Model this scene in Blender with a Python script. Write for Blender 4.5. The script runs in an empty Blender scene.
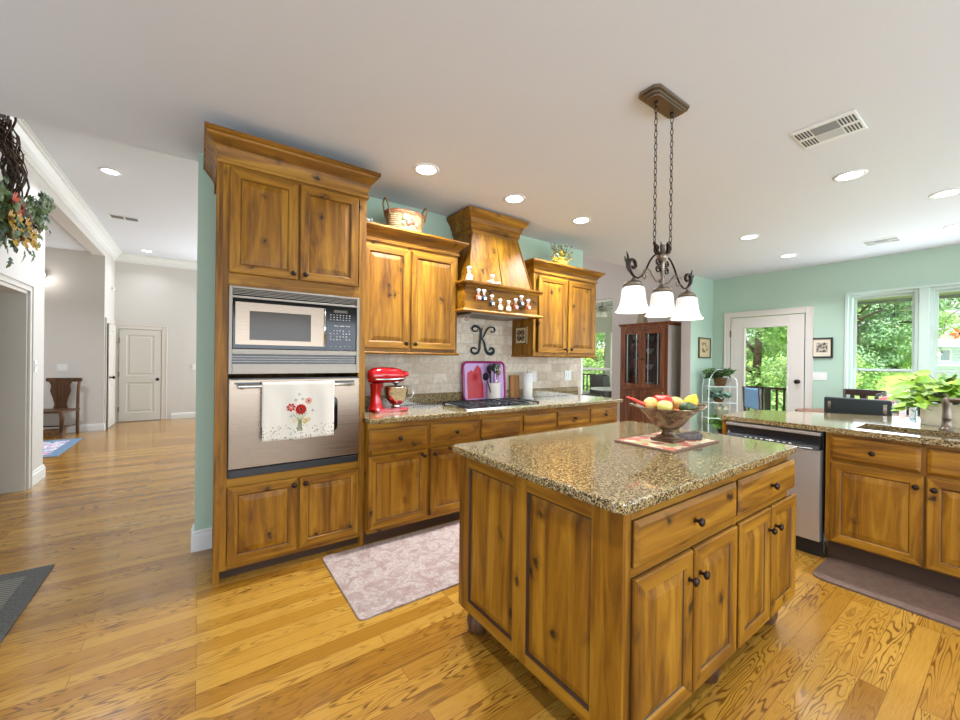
import bpy, bmesh, math, random
from mathutils import Vector, Matrix, Euler
random.seed(7)
C = bpy.context.scene.collection
SC = bpy.context.scene
PI = math.pi
# ---------------------------------------------------------------- camera
cam_data = bpy.data.cameras.new('camera')
cam_data.sensor_fit = 'HORIZONTAL'; cam_data.sensor_width = 36.0
cam_data.lens = 36.0*393.35/960.0
cam_data.clip_start = 0.02; cam_data.clip_end = 300
cam = bpy.data.objects.new('camera', cam_data); C.objects.link(cam)
yaw, pitch, roll = 0.620006, -0.00144181, 0.01175928
fw = Vector((math.sin(yaw)*math.cos(pitch), math.cos(yaw)*math.cos(pitch), math.sin(pitch)))
rt = Vector((math.cos(yaw), -math.sin(yaw), 0)); up = rt.cross(fw)
r2 = rt*math.cos(roll)+up*math.sin(roll); u2 = -rt*math.sin(roll)+up*math.cos(roll)
mw = Matrix.Identity(4)
for i in range(3):
    mw[i][0] = r2[i]; mw[i][1] = u2[i]; mw[i][2] = -fw[i]
mw[2][3] = 1.34
cam.matrix_world = mw
SC.camera = cam
# ---------------------------------------------------------------- world, exposure
world = bpy.data.worlds.new('world'); SC.world = world; world.use_nodes = True
wn = world.node_tree; wn.nodes.clear()
wo = wn.nodes.new('ShaderNodeOutputWorld'); wb = wn.nodes.new('ShaderNodeBackground')
sky = wn.nodes.new('ShaderNodeTexSky'); sky.sky_type = 'HOSEK_WILKIE'; sky.turbidity = 6.0
sky.sun_direction = Vector((-0.3, -0.6, 0.75)).normalized()
mixw = wn.nodes.new('ShaderNodeMixRGB'); mixw.inputs[0].default_value = 0.65
mixw.inputs[2].default_value = (1.0, 1.0, 0.98, 1)
wn.links.new(sky.outputs[0], mixw.inputs[1]); wn.links.new(mixw.outputs[0], wb.inputs[0])
wb.inputs[1].default_value = 1.8
wn.links.new(wb.outputs[0], wo.inputs[0])
SC.view_settings.view_transform = 'Standard'; SC.view_settings.look = 'None'
SC.view_settings.exposure = 0.26; SC.view_settings.gamma = 1.0
SC.view_settings.use_curve_mapping = False
# sun on the garden
sd = bpy.data.lights.new('sun', 'SUN'); sd.energy = 5.0; sd.angle = 0.2; sd.color = (1, .97, .9)
so = bpy.data.objects.new('sun', sd); C.objects.link(so)
so.rotation_euler = Vector((-0.45, -0.35, 0.82)).to_track_quat('Z', 'Y').to_euler()
def area(name, loc, target, sx, sy, power, col=(1, 1, 1)):
    d = bpy.data.lights.new(name, 'AREA'); d.shape = 'RECTANGLE'; d.size = sx; d.size_y = sy
    d.energy = power; d.color = col
    o = bpy.data.objects.new(name, d); C.objects.link(o); o.location = loc
    dr = Vector(target)-Vector(loc)
    o.rotation_euler = dr.to_track_quat('-Z', 'Y').to_euler()
    return o
# added unseen fill lamps; only the right-wall one stands at visible windows
area('daylight_fill', (1.2, -3.2, 1.3), (1.4, 0.6, 2.7), 4.2, 1.8, 120, (.82, .96, 1.14))
area('daylight_fill', (5.6, -3.2, 1.3), (5.4, 0.6, 2.7), 3.0, 1.8, 72, (.82, .97, 1.14))
area('daylight_fill', (-3.6, 0.2, 1.3), (0.4, 0.6, 2.7), 3.4, 1.8, 75, (.82, .96, 1.14))  # added fill, the left wall has no window
area('daylight_fill', (7.05, 0.4, 1.6), (2.0, 1.2, 1.6), 2.0, 1.2, 35, (.86, .98, 1.06))
area('daylight_fill', (1.5, 9.9, 1.6), (-1.2, 6.5, 2.0), 2.4, 2.2, 100, (.9, .98, 1.05))  # added hall fill, the far wall has no window
area('daylight_fill', (3.9, 7.4, 1.7), (-1.4, 7.2, 1.6), 2.6, 2.0, 60, (.9, .98, 1.05))  # added hall fill standing inside the living room
area('daylight_fill', (4.2, 9.9, 1.8), (6.4, 4.2, 1.6), 2.4, 2.2, 150, (.92, .98, 1.02))  # added fill for the taupe wall and hutch
# ---------------------------------------------------------------- materials
def S(r, g, b):
    f = lambda c: (c/255.0/12.92) if c/255.0 <= 0.04045 else ((c/255.0+0.055)/1.055)**2.4
    return (f(r), f(g), f(b), 1.0)
MATS = {}
def pm(name, col, rough=0.5, metal=0.0, spec=0.5, emit=None, estr=0.0, alpha=None, trans=0.0, coat=0.0):
    m = bpy.data.materials.new(name); m.use_nodes = True
    b = m.node_tree.nodes['Principled BSDF']
    b.inputs['Base Color'].default_value = col; b.inputs['Roughness'].default_value = rough
    b.inputs['Metallic'].default_value = metal; b.inputs['Specular IOR Level'].default_value = spec
    if emit: b.inputs['Emission Color'].default_value = emit; b.inputs['Emission Strength'].default_value = estr
    if trans: b.inputs['Transmission Weight'].default_value = trans
    if coat: b.inputs['Coat Weight'].default_value = coat; b.inputs['Coat Roughness'].default_value = 0.1
    MATS[name] = m; return m
class NT:
    def __init__(s, m): s.t = m.node_tree; s.b = s.t.nodes['Principled BSDF']
    def n(s, kind, **kw):
        x = s.t.nodes.new(kind)
        for k, v in kw.items():
            if k.startswith('i_'): x.inputs[k[2:].replace('_', ' ')].default_value = v
            else: setattr(x, k, v)
        return x
    def l(s, a, b): s.t.links.new(a, b)
    def coords(s, rnd=True, obj=True):
        tc = s.n('ShaderNodeTexCoord')
        if not rnd: return tc.outputs['Object']
        oi = s.n('ShaderNodeObjectInfo')
        mu = s.n('ShaderNodeMath', operation='MULTIPLY'); mu.inputs[1].default_value = 37.0
        s.l(oi.outputs['Random'], mu.inputs[0])
        cb = s.n('ShaderNodeCombineXYZ')
        for i in range(3): s.l(mu.outputs[0], cb.inputs[i])
        ad = s.n('ShaderNodeVectorMath', operation='ADD')
        s.l(tc.outputs['Object'], ad.inputs[0]); s.l(cb.outputs[0], ad.inputs[1])
        return ad.outputs[0]
    def mapping(s, v, scale=(1, 1, 1), loc=(0, 0, 0)):
        m = s.n('ShaderNodeMapping'); m.inputs['Scale'].default_value = scale; m.inputs['Location'].default_value = loc
        s.l(v, m.inputs['Vector']); return m.outputs[0]
    def noise(s, v, scale, detail=3, rough=.55, dist=0.0):
        x = s.n('ShaderNodeTexNoise'); x.inputs['Scale'].default_value = scale; x.inputs['Detail'].default_value = detail
        x.inputs['Roughness'].default_value = rough; x.inputs['Distortion'].default_value = dist
        s.l(v, x.inputs['Vector']); return x.outputs['Fac']
    def ramp(s, f, stops, interp='LINEAR'):
        r = s.n('ShaderNodeValToRGB'); r.color_ramp.interpolation = interp
        e = r.color_ramp.elements
        while len(e) < len(stops): e.new(0.5)
        for i, (p, c) in enumerate(stops):
            e[i].position = p; e[i].color = c if len(c) == 4 else (*c, 1)
        s.l(f, r.inputs[0]); return r.outputs[0]
    def math(s, op, a, b=None, clamp=False):
        x = s.n('ShaderNodeMath', operation=op, use_clamp=clamp)
        for i, v in enumerate((a, b)):
            if v is None: continue
            if isinstance(v, (int, float)): x.inputs[i].default_value = v
            else: s.l(v, x.inputs[i])
        return x.outputs[0]
    def mix(s, f, a, b, mode='MIX'):
        x = s.n('ShaderNodeMixRGB', blend_type=mode)
        for i, v in enumerate((f, a, b)):
            if isinstance(v, (int, float)): x.inputs[i].default_value = v
            elif isinstance(v, tuple): x.inputs[i].default_value = v
            else: s.l(v, x.inputs[i])
        return x.outputs[0]
    def bump(s, h, st=.2, dist=.01):
        b = s.n('ShaderNodeBump'); b.inputs['Strength'].default_value = st; b.inputs['Distance'].default_value = dist
        s.l(h, b.inputs['Height']); s.l(b.outputs[0], s.b.inputs['Normal'])
    def col(s, c): s.l(c, s.b.inputs['Base Color'])
BK = (0, 0, 0, 1); WH = (1, 1, 1, 1)
def wood(name, c0, c1, c2, knot, axis='z', rough=.46, knots=True, fine=1.0):
    m = pm(name, c1, rough, spec=.3); t = NT(m); v = t.coords()
    sc = {'z': (9, 9, .75), 'x': (.75, 9, 9), 'y': (9, .75, 9)}[axis]
    g = t.mapping(v, sc)
    w = t.noise(v, 3.0, 2)
    f1 = t.noise(g, 1.6*fine, 5, .62, .8)
    f2 = t.noise(t.mapping(v, tuple(q*7 for q in sc)), 2.2*fine, 3, .6)
    base = t.ramp(f1, [(.33, c0), (.5, c1), (.66, c2)])
    base = t.mix(t.math('MULTIPLY', f2, .5), base, t.mix(1.0, base, (.62, .52, .42, 1), 'MULTIPLY'))
    board = t.noise(t.mapping(v, {'z': (7, 7, .02), 'x': (.02, 7, 7), 'y': (7, .02, 7)}[axis]), 1.0, 0)
    base = t.mix(t.ramp(board, [(.35, BK), (.65, (.42, .42, .42, 1))]), base, t.mix(1.0, base, (.80, .74, .66, 1), 'MULTIPLY'))
    if knots:
        vo = t.n('ShaderNodeTexVoronoi'); vo.inputs['Scale'].default_value = 4.8; vo.inputs['Randomness'].default_value = 1.0
        ks = {'z': (1.5, 1.5, 1.0), 'x': (1.0, 1.5, 1.5), 'y': (1.5, 1.0, 1.5)}[axis]
        wv = t.n('ShaderNodeVectorMath', operation='ADD'); t.l(t.mapping(v, ks), wv.inputs[0])
        nz = t.n('ShaderNodeTexNoise'); nz.inputs['Scale'].default_value = 18; t.l(v, nz.inputs['Vector'])
        sm = t.n('ShaderNodeVectorMath', operation='SCALE'); sm.inputs['Scale'].default_value = .10; t.l(nz.outputs['Color'], sm.inputs[0])
        t.l(sm.outputs[0], wv.inputs[1]); t.l(wv.outputs[0], vo.inputs['Vector'])
        kf = t.ramp(vo.outputs['Distance'], [(0.0, WH), (.075, (.9, .9, .9, 1)), (.13, (.35, .35, .35, 1)), (.26, BK)])
        base = t.mix(kf, base, knot)
    t.col(base)
    return m
# stained knotty alder of the kitchen, stiles / rails
AL0, AL1, AL2, ALK = S(98, 59, 5), S(143, 95, 13), S(172, 123, 30), S(38, 17, 3)
M_wv = wood('alder_vertical', AL0, AL1, AL2, ALK, 'z')
M_wh = wood('alder_horizontal', AL0, AL1, AL2, ALK, 'x')
M_glaze = pm('dark_glaze', S(58, 34, 14), .5)
M_toe = pm('toe_kick_wood', S(66, 42, 20), .6)
M_cherry = wood('hutch_cherry', S(92, 50, 30), S(124, 74, 46), S(148, 94, 60), S(50, 22, 16), 'z', .35, False)
M_walnut = wood('brown_table_wood', S(84, 46, 26), S(118, 68, 40), S(140, 86, 54), S(50, 22, 16), 'y', .3, False)
M_bench = wood('bench_wood', S(66, 44, 28), S(92, 64, 42), S(116, 84, 58), S(40, 22, 16), 'z', .4, False)
def paint(name, c, rough=.6, bump=.08):
    m = pm(name, c, rough); t = NT(m); v = t.coords(False)
    t.bump(t.noise(v, 60, 3), bump, .004)
    f = t.noise(v, 1.3, 2)
    t.col(t.mix(t.math('MULTIPLY', f, .12), c, t.mix(1.0, c, (.86, .86, .86, 1), 'MULTIPLY')))
    return m
M_green = paint('green_paint', S(172, 196, 176))
M_greige = paint('greige_paint', S(204, 199, 192))
M_taupe = paint('taupe_paint', S(192, 182, 176))
M_ceil = paint('ceiling_paint', S(214, 217, 222), .8)
M_trim = paint('cream_trim', S(214, 206, 196), .4, .02)
M_white = paint('white_trim', S(222, 222, 218), .35, .02)
M_door = paint('hall_door_paint', S(204, 200, 190), .45, .02)
# floor: narrow oak boards along x
def floor_mat():
    m = pm('oak_floor', S(180, 130, 70), .22, coat=.3); t = NT(m)
    tc = t.n('ShaderNodeTexCoord'); v = tc.outputs['Object']
    br = t.n('ShaderNodeTexBrick'); br.offset = .37; br.offset_frequency = 3; br.squash = 1.0
    br.inputs['Scale'].default_value = 1.0; br.inputs['Brick Width'].default_value = 1.15; br.inputs['Row Height'].default_value = .083
    br.inputs['Mortar Size'].default_value = .0011; br.inputs['Mortar Smooth'].default_value = .1; br.inputs['Bias'].default_value = 0
    br.inputs['Color1'].default_value = (0, 0, 0, 1); br.inputs['Color2'].default_value = WH
    t.l(v, br.inputs['Vector'])
    idv = t.n('ShaderNodeSeparateColor'); t.l(br.outputs['Color'], idv.inputs[0])
    off = t.math('MULTIPLY', idv.outputs[0], 53.0)
    cb = t.n('ShaderNodeCombineXYZ'); t.l(off, cb.inputs[0]); t.l(off, cb.inputs[2])
    ad = t.n('ShaderNodeVectorMath', operation='ADD'); t.l(t.mapping(v, (1.7, 13, 1)), ad.inputs[0]); t.l(cb.outputs[0], ad.inputs[1])
    n1 = t.noise(ad.outputs[0], 1.0, 2.0, .45, .35)
    rings = t.math('SINE', t.math('MULTIPLY', n1, 110.0))
    lines = t.ramp(t.math('MULTIPLY_ADD', rings, .5), [(0, BK), (1, WH)])
    rr = t.math('ADD', t.math('MULTIPLY', rings, .5), .5)
    grain = t.ramp(rr, [(0.0, BK), (.66, BK), (.88, (.75, .75, .75, 1)), (1.0, WH)])
    fine = t.noise(t.mapping(v, (7, 240, 1)), 1.0, 3, .7)
    mask = t.ramp(t.noise(ad.outputs[0], .55, 1), [(.40, (.1, .1, .1, 1)), (.62, WH)])
    tone = t.ramp(idv.outputs[0], [(0, S(150, 102, 30)), (.35, S(178, 130, 46)), (.7, S(190, 144, 60)), (1, S(160, 110, 34))])
    c = t.mix(t.math('MULTIPLY', t.math('SUBTRACT', fine, .28, True), 1.3), tone, t.mix(1.0, tone, (.56, .46, .36, 1), 'MULTIPLY'))
    g2 = t.math('MULTIPLY', t.math('MULTIPLY', grain, mask), .82)
    c = t.mix(g2, c, S(84, 46, 12))
    c = t.mix(t.math('MULTIPLY', br.outputs['Fac'], .55), c, S(84, 52, 24))
    t.col(c); t.bump(t.math('SUBTRACT', 1.0, br.outputs['Fac']), .12, .002)
    return m
M_floor = floor_mat()
def granite(name, sc=1.0):
    m = pm(name, S(130, 110, 88), .07, coat=.6); t = NT(m); v = t.coords(False)
    n0 = t.noise(v, 7*sc, 3, .6)
    vo = t.n('ShaderNodeTexVoronoi'); vo.inputs['Scale'].default_value = 230*sc; t.l(v, vo.inputs['Vector'])
    vs = t.n('ShaderNodeSeparateColor'); t.l(vo.outputs['Color'], vs.inputs[0])
    a = t.math('ADD', t.math('MULTIPLY', vs.outputs[0], .62), t.math('MULTIPLY', t.noise(v, 60*sc, 3, .7), .55))
    c = t.ramp(a, [(.36, S(32, 25, 17)), (.46, S(78, 62, 38)), (.58, S(136, 114, 74)), (.74, S(168, 146, 100)), (.92, S(192, 176, 134))])
    c = t.mix(t.math('MULTIPLY', n0, .3), c, S(120, 96, 66))
    t.col(c); return m
M_gran = granite('brown_granite')
M_gran2 = granite('brown_granite_rear', 1.0)
def tilemat():
    m = pm('travertine_tiles', S(190, 176, 156), .5); t = NT(m)
    tc = t.n('ShaderNodeTexCoord'); sp = t.n('ShaderNodeSeparateXYZ'); t.l(tc.outputs['Object'], sp.inputs[0])
    cb = t.n('ShaderNodeCombineXYZ'); t.l(sp.outputs[0], cb.inputs[0]); t.l(sp.outputs[2], cb.inputs[1])
    br = t.n('ShaderNodeTexBrick'); br.offset = .5; br.offset_frequency = 2
    br.inputs['Scale'].default_value = 1; br.inputs['Brick Width'].default_value = .152; br.inputs['Row Height'].default_value = .100
    br.inputs['Mortar Size'].default_value = .003; br.inputs['Color1'].default_value = BK; br.inputs['Color2'].default_value = WH
    t.l(cb.outputs[0], br.inputs['Vector'])
    sc = t.n('ShaderNodeSeparateColor'); t.l(br.outputs['Color'], sc.inputs[0])
    tone = t.ramp(sc.outputs[0], [(0, S(188, 168, 144)), (.5, S(202, 187, 166)), (1, S(218, 206, 188))])
    n = t.noise(t.coords(False), 22, 4, .65)
    c = t.mix(t.ramp(n, [(.45, BK), (.7, (.7, .7, .7, 1))]), tone, S(166, 146, 122))
    c = t.mix(br.outputs['Fac'], c, S(176, 168, 156))
    t.col(c); t.bump(t.math('SUBTRACT', 1.0, br.outputs['Fac']), .3, .003); return m
M_tile = tilemat()
def brushed(name, c, rough=.28, axis=2):
    m = pm(name, c, rough, 1.0); t = NT(m); v = t.coords(False)
    s = [1.5, 1.5, 1.5]; s[axis] = 1.5
    sc = (2, 2, 260) if axis == 0 else (260, 260, 2)
    n = t.noise(t.mapping(v, sc), 1.0, 2)
    t.l(t.math('ADD', t.math('MULTIPLY', n, .12), rough-.04), t.b.inputs['Roughness']); return m
M_steel = brushed('brushed_steel', S(140, 130, 118), .44, 0)
M_steelov = brushed('brushed_oven_steel', S(136, 120, 104), .27, 0)
M_steeldw = brushed('brushed_dishwasher_steel', S(186, 182, 176), .42, 0); MATS['brushed_dishwasher_steel'].node_tree.nodes['Principled BSDF'].inputs['Metallic'].default_value = .8
M_steel2 = pm('polished_steel', S(206, 204, 200), .12, 1.0)
M_black = pm('black_glass', S(14, 14, 15), .08, spec=.35)
M_blackm = pm('black_plastic', S(24, 24, 26), .4)
M_ovenglass = pm('dark_oven_glass', S(70, 58, 44), .15, spec=.3)
M_bronze = pm('oil_rubbed_bronze', S(52, 40, 34), .35, .8)
M_pewter = pm('antique_pewter', S(136, 122, 106), .32, .85)
M_iron = pm('cast_iron', S(34, 34, 36), .5, .3)
M_red = pm('red_enamel', S(166, 4, 14), .15, coat=.6)
M_glassw = pm('frosted_shade', S(252, 250, 244), .35, emit=(1, .97, .9, 1), estr=.12)
M_lens = pm('lamp_lens', S(255, 255, 255), .4, emit=(1, .98, .95, 1), estr=9)
M_bulb = pm('bulb', S(255, 255, 255), .4, emit=(1, .95, .86, 1), estr=4)
M_ringw = pm('white_ring', S(226, 226, 224), .5)
M_dkvent = pm('vent_dark', S(58, 58, 60), .6)
def glass(name, tint=(1, 1, 1, 1), refl=.10):
    m = bpy.data.materials.new(name); m.use_nodes = True; nt = m.node_tree; nt.nodes.clear()
    o = nt.nodes.new('ShaderNodeOutputMaterial'); mx = nt.nodes.new('ShaderNodeMixShader')
    tr = nt.nodes.new('ShaderNodeBsdfTransparent'); gl = nt.nodes.new('ShaderNodeBsdfGlossy')
    fr = nt.nodes.new('ShaderNodeLayerWeight'); fr.inputs[0].default_value = .5
    pw = nt.nodes.new('ShaderNodeMath'); pw.operation = 'POWER'; pw.inputs[1].default_value = 4.0
    ma = nt.nodes.new('ShaderNodeMath'); ma.operation = 'MULTIPLY_ADD'; ma.inputs[1].default_value = .55; ma.inputs[2].default_value = .05
    nt.links.new(fr.outputs['Facing'], pw.inputs[0]); nt.links.new(pw.outputs[0], ma.inputs[0])
    tr.inputs[0].default_value = tint; gl.inputs['Roughness'].default_value = .02
    nt.links.new(ma.outputs[0], mx.inputs[0]); nt.links.new(tr.outputs[0], mx.inputs[1]); nt.links.new(gl.outputs[0], mx.inputs[2])
    nt.links.new(mx.outputs[0], o.inputs[0]); MATS[name] = m; return m
M_pane = glass('window_glass'); M_pane2 = glass('cabinet_glass', (.8, .8, .82, 1)); M_clear = glass('clear_glass', (.93, .98, .98, 1))
def two_tone(name, a, b, scale, rough=.7, lo=.42, hi=.58, detail=4, bump=0):
    m = pm(name, a, rough); t = NT(m); v = t.coords(); n = t.noise(v, scale, detail, .65)
    t.col(t.ramp(n, [(lo, a), (hi, b)]))
    if bump: t.bump(n, bump, .01)
    return m
M_leaf = two_tone('tree_leaves', S(112, 168, 84), S(200, 228, 156), 1.4, .55, .3, .7)
M_leaf2 = two_tone('tree_leaves_blueish', S(92, 148, 100), S(180, 214, 172), 1.3, .55, .3, .7)
M_bark = two_tone('bark', S(70, 58, 46), S(108, 92, 74), 8, .9)
M_grass = two_tone('lawn', S(156, 204, 86), S(196, 230, 120), 3, .9, .35, .65)
M_pothos = two_tone('pothos_leaf', S(98, 144, 20), S(158, 188, 48), 9, .5, .35, .65)
M_dkleaf = two_tone('dark_leaf', S(34, 66, 34), S(88, 124, 60), 20, .5)
M_brown_mat = two_tone('brown_mat', S(92, 70, 58), S(104, 82, 68), 30, .5)
M_grey_mat = two_tone('grey_mat', S(72, 70, 66), S(92, 90, 84), 80, .9)
def rugmat():
    m = pm('worn_rug', S(180, 160, 150), .95); t = NT(m); v = t.coords(False)
    a = t.noise(v, 11, 6, .75, .8); b = t.noise(v, 60, 4, .7)
    c = t.ramp(a, [(.34, S(128, 98, 88)), (.48, S(150, 132, 124)), (.55, S(178, 166, 154)), (.68, S(132, 106, 98))])
    c = t.mix(t.ramp(b, [(.42, (.75, .75, .75, 1)), (.6, BK)]), c, S(150, 124, 114))
    t.col(c); t.bump(b, .4, .01); return m
M_rug = rugmat()
# ---------------------------------------------------------------- mesh helpers
def box(bm, x0, x1, y0, y1, z0, z1, mi=0, bev=0.0, M=None):
    if x1 < x0: x0, x1 = x1, x0
    if y1 < y0: y0, y1 = y1, y0
    if z1 < z0: z0, z1 = z1, z0
    vs = [bm.verts.new((x, y, z)) for z in (z0, z1) for y in (y0, y1) for x in (x0, x1)]
    fs = [bm.faces.new([vs[i] for i in q]) for q in ((0, 2, 3, 1), (4, 5, 7, 6), (0, 1, 5, 4), (2, 6, 7, 3), (0, 4, 6, 2), (1, 3, 7, 5))]
    for f in fs: f.material_index = mi
    if bev:
        es = list({e for f in fs for e in f.edges})
        r = bmesh.ops.bevel(bm, geom=es, offset=bev, segments=2, affect='EDGES', profile=.5, clamp_overlap=True, material=-1)
        vs = list({v for f in r['faces'] for v in f.verts} | {v for v in vs if v.is_valid})
    if M is not None: bmesh.ops.transform(bm, matrix=M, verts=[v for v in vs if v.is_valid])
    return vs
def lathe(bm, prof, c=(0, 0, 0), seg=24, mi=0, M=None, arc=2*PI, sx=1.0, sy=1.0):
    rows = []
    full = abs(arc-2*PI) < 1e-6
    ns = seg if full else seg+1
    for r, z in prof:
        rows.append([bm.verts.new((c[0]+sx*r*math.cos(arc*i/seg), c[1]+sy*r*math.sin(arc*i/seg), c[2]+z)) for i in range(ns)])
    for a, b in zip(rows, rows[1:]):
        for i in range(seg):
            j = (i+1) % ns
            if not full and i+1 >= ns: continue
            f = bm.faces.new((a[i], a[j], b[j], b[i])); f.material_index = mi; f.smooth = True
    if full:
        for row, fl in ((rows[0], True), (rows[-1], False)):
            if prof[0 if fl else -1][0] > 1e-5:
                f = bm.faces.new(list(reversed(row)) if fl else row); f.material_index = mi
    vs = [v for r in rows for v in r]
    if M is not None: bmesh.ops.transform(bm, matrix=M, verts=vs)
    return vs
def tube(bm, pts, r, seg=8, mi=0, closed=False, cap=True, flat=1.0):
    pts = [Vector(p) for p in pts]; n = len(pts); rows = []
    prev = None
    for i, p in enumerate(pts):
        if closed: t = pts[(i+1) % n]-pts[i-1]
        else: t = pts[min(i+1, n-1)]-pts[max(i-1, 0)]
        t = t.normalized() if t.length > 1e-9 else Vector((0, 0, 1))
        if prev is None:
            a = Vector((0, 0, 1)) if abs(t.z) < .9 else Vector((0, 1, 0))
            a = (a-t*a.dot(t)).normalized()
        else:
            a = prev-t*prev.dot(t)
            a = a.normalized() if a.length > 1e-6 else prev
        prev = a; b = t.cross(a)
        rr = r[i] if isinstance(r, (list, tuple)) else r
        rows.append([bm.verts.new(p+a*rr*math.cos(2*PI*k/seg)+b*rr*flat*math.sin(2*PI*k/seg)) for k in range(seg)])
    m = n if closed else n-1
    for i in range(m):
        A, B = rows[i], rows[(i+1) % n]
        for k in range(seg):
            f = bm.faces.new((A[k], A[(k+1) % seg], B[(k+1) % seg], B[k])); f.material_index = mi; f.smooth = True
    if cap and not closed:
        bm.faces.new(list(reversed(rows[0]))).material_index = mi; bm.faces.new(rows[-1]).material_index = mi
    return [v for r_ in rows for v in r_]
def spline(P, n=6, closed=False):
    P = [Vector(p) for p in P]; out = []; m = len(P)
    for i in range(m if closed else m-1):
        if closed: a, b, c, d = P[i-1], P[i], P[(i+1) % m], P[(i+2) % m]
        else: a, b, c, d = P[max(i-1, 0)], P[i], P[i+1], P[min(i+2, m-1)]
        for k in range(n):
            t = k/n
            out.append(.5*((2*b)+(c-a)*t+(2*a-5*b+4*c-d)*t*t+(3*b-a-3*c+d)*t**3))
    if not closed: out.append(P[-1])
    return out
def ball(bm, c, r, mi=0, sub=2, s=(1, 1, 1), M=None):
    q = bmesh.ops.create_icosphere(bm, subdivisions=sub, radius=r, matrix=Matrix.Translation(c) @ (M or Matrix.Identity(4)) @ Matrix.Diagonal((*s, 1)))
    for v in q['verts']:
        for f in v.link_faces: f.material_index = mi; f.smooth = True
    return q['verts']
def poly(bm, pts, z0, z1, mi=0, bev=0.0, M=None, smooth=False):
    lo = [bm.verts.new((p[0], p[1], z0)) for p in pts]; hi = [bm.verts.new((p[0], p[1], z1)) for p in pts]
    n = len(pts); fs = [bm.faces.new(list(reversed(lo))), bm.faces.new(hi)]
    for i in range(n): fs.append(bm.faces.new((lo[i], lo[(i+1) % n], hi[(i+1) % n], hi[i])))
    for f in fs: f.material_index = mi
    vs = lo+hi
    if bev:
        es = list(fs[0].edges)+list(fs[1].edges)
        r = bmesh.ops.bevel(bm, geom=es, offset=bev, segments=3, affect='EDGES', profile=.5)
        vs = list({v for f in r['faces'] for v in f.verts} | {v for v in vs if v.is_valid})
    if M is not None: bmesh.ops.transform(bm, matrix=M, verts=[v for v in vs if v.is_valid])
    return vs
def rings(bm, w, h, rs, x0=0, z0=0, cap=0):
    """concentric mitred rings on the local xz plane, y = -out; rs = (inset, out, mat_v, mat_h)"""
    prev = None
    for k, (i, o, *_m) in enumerate(rs):
        cur = [bm.verts.new((x0+a, -o, z0+b)) for a, b in ((i, i), (w-i, i), (w-i, h-i), (i, h-i))]
        if prev:
            mv, mh = rs[k-1][2], rs[k-1][3]
            for q in range(4):
                f = bm.faces.new((prev[q], prev[(q+1) % 4], cur[(q+1) % 4], cur[q]))
                f.material_index = mh if q in (0, 2) else mv
        prev = cur
    bm.faces.new(prev).material_index = cap
def sweep(bm, path, prof, mi=0, closed=False):
    """prof = closed outline of (out, z); out is to the right of travel"""
    P = [Vector((p[0], p[1])) for p in path]; n = len(P); rows = []
    for i, p in enumerate(P):
        d0 = (P[i]-P[i-1]).normalized() if (i > 0 or closed) else None
        d1 = (P[(i+1) % n]-P[i]).normalized() if (i < n-1 or closed) else None
        if d0 is None: d0 = d1
        if d1 is None: d1 = d0
        n0 = Vector((d0.y, -d0.x)); n1 = Vector((d1.y, -d1.x)); m = n0+n1
        m = m/m.dot(n0) if m.length > 1e-6 else n0
        rows.append([bm.verts.new((p.x+m.x*o, p.y+m.y*o, z)) for o, z in prof])
    k = len(prof)
    for i in range(n if closed else n-1):
        A, B = rows[i], rows[(i+1) % n]
        for q in range(k):
            bm.faces.new((A[q], B[q], B[(q+1) % k], A[(q+1) % k])).material_index = mi
    if not closed:
        bm.faces.new(rows[0]).material_index = mi; bm.faces.new(list(reversed(rows[-1]))).material_index = mi
def new(name, bm, mats, parent=None, loc=None, rot=None, smooth=False, recalc=True):
    if recalc: bmesh.ops.recalc_face_normals(bm, faces=bm.faces)
    me = bpy.data.meshes.new(name); bm.to_mesh(me); bm.free()
    if not isinstance(mats, (list, tuple)): mats = [mats]
    for m in mats: me.materials.append(m)
    if smooth:
        for p in me.polygons: p.use_smooth = True
    o = bpy.data.objects.new(name, me); C.objects.link(o)
    if parent is not None: o.parent = parent
    if loc: o.location = loc
    if rot: o.rotation_euler = rot
    return o
def tag(o, label, cat, group=None):
    o['label'] = label; o['category'] = cat
    if group: o['group'] = group
    return o
def thing(name, label, cat, loc=(0, 0, 0), rotz=0.0, group=None):
    o = bpy.data.objects.new(name, None); C.objects.link(o); o.empty_display_size = .1
    o.location = loc; o.rotation_euler = (0, 0, rotz)
    return tag(o, label, cat, group)
def struct(name, bm, m):
    o = new(name, bm, m); o['kind'] = 'structure'; return o
def dup(root, loc=None, rotz=None, label=None):
    r = root.copy(); C.objects.link(r)
    if loc is not None: r.location = loc
    if rotz is not None: r.rotation_euler = (0, 0, rotz)
    if label: r['label'] = label
    for ch in list(root.children):
        c = ch.copy(); C.objects.link(c); c.parent = r
        for g in list(ch.children):
            d = g.copy(); C.objects.link(d); d.parent = c
    return r
B = bmesh.new
def RZ(a): return Matrix.Rotation(a, 4, 'Z')
def RX(a): return Matrix.Rotation(a, 4, 'X')
def RY(a): return Matrix.Rotation(a, 4, 'Y')
def T(x, y, z): return Matrix.Translation((x, y, z))
# ================================================================ SETTING
XR = 7.15; HK = 2.735; HL = 3.38
bm = B(); box(bm, -5, XR, -4.2, 11, -.08, 0); struct('floor', bm, M_floor)
HV = 4.6
bm = B(); box(bm, -5, XR+.15, -4.2, 3.49, HK, HV+.12); struct('ceiling', bm, M_ceil)
bm = B(); box(bm, -1.38, 1.9, 3.49, 10.75, HL, HL+.12); struct('ceiling_hall', bm, M_ceil)
bm = B(); box(bm, 1.9, XR+.15, 3.49, 10.75, HV, HV+.12); struct('ceiling_living_room', bm, M_ceil)
bm = B(); box(bm, 1.9, 2.0, 3.49, 10.6, HL+.12, HV); struct('wall_living_upper', bm, M_greige)
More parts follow.
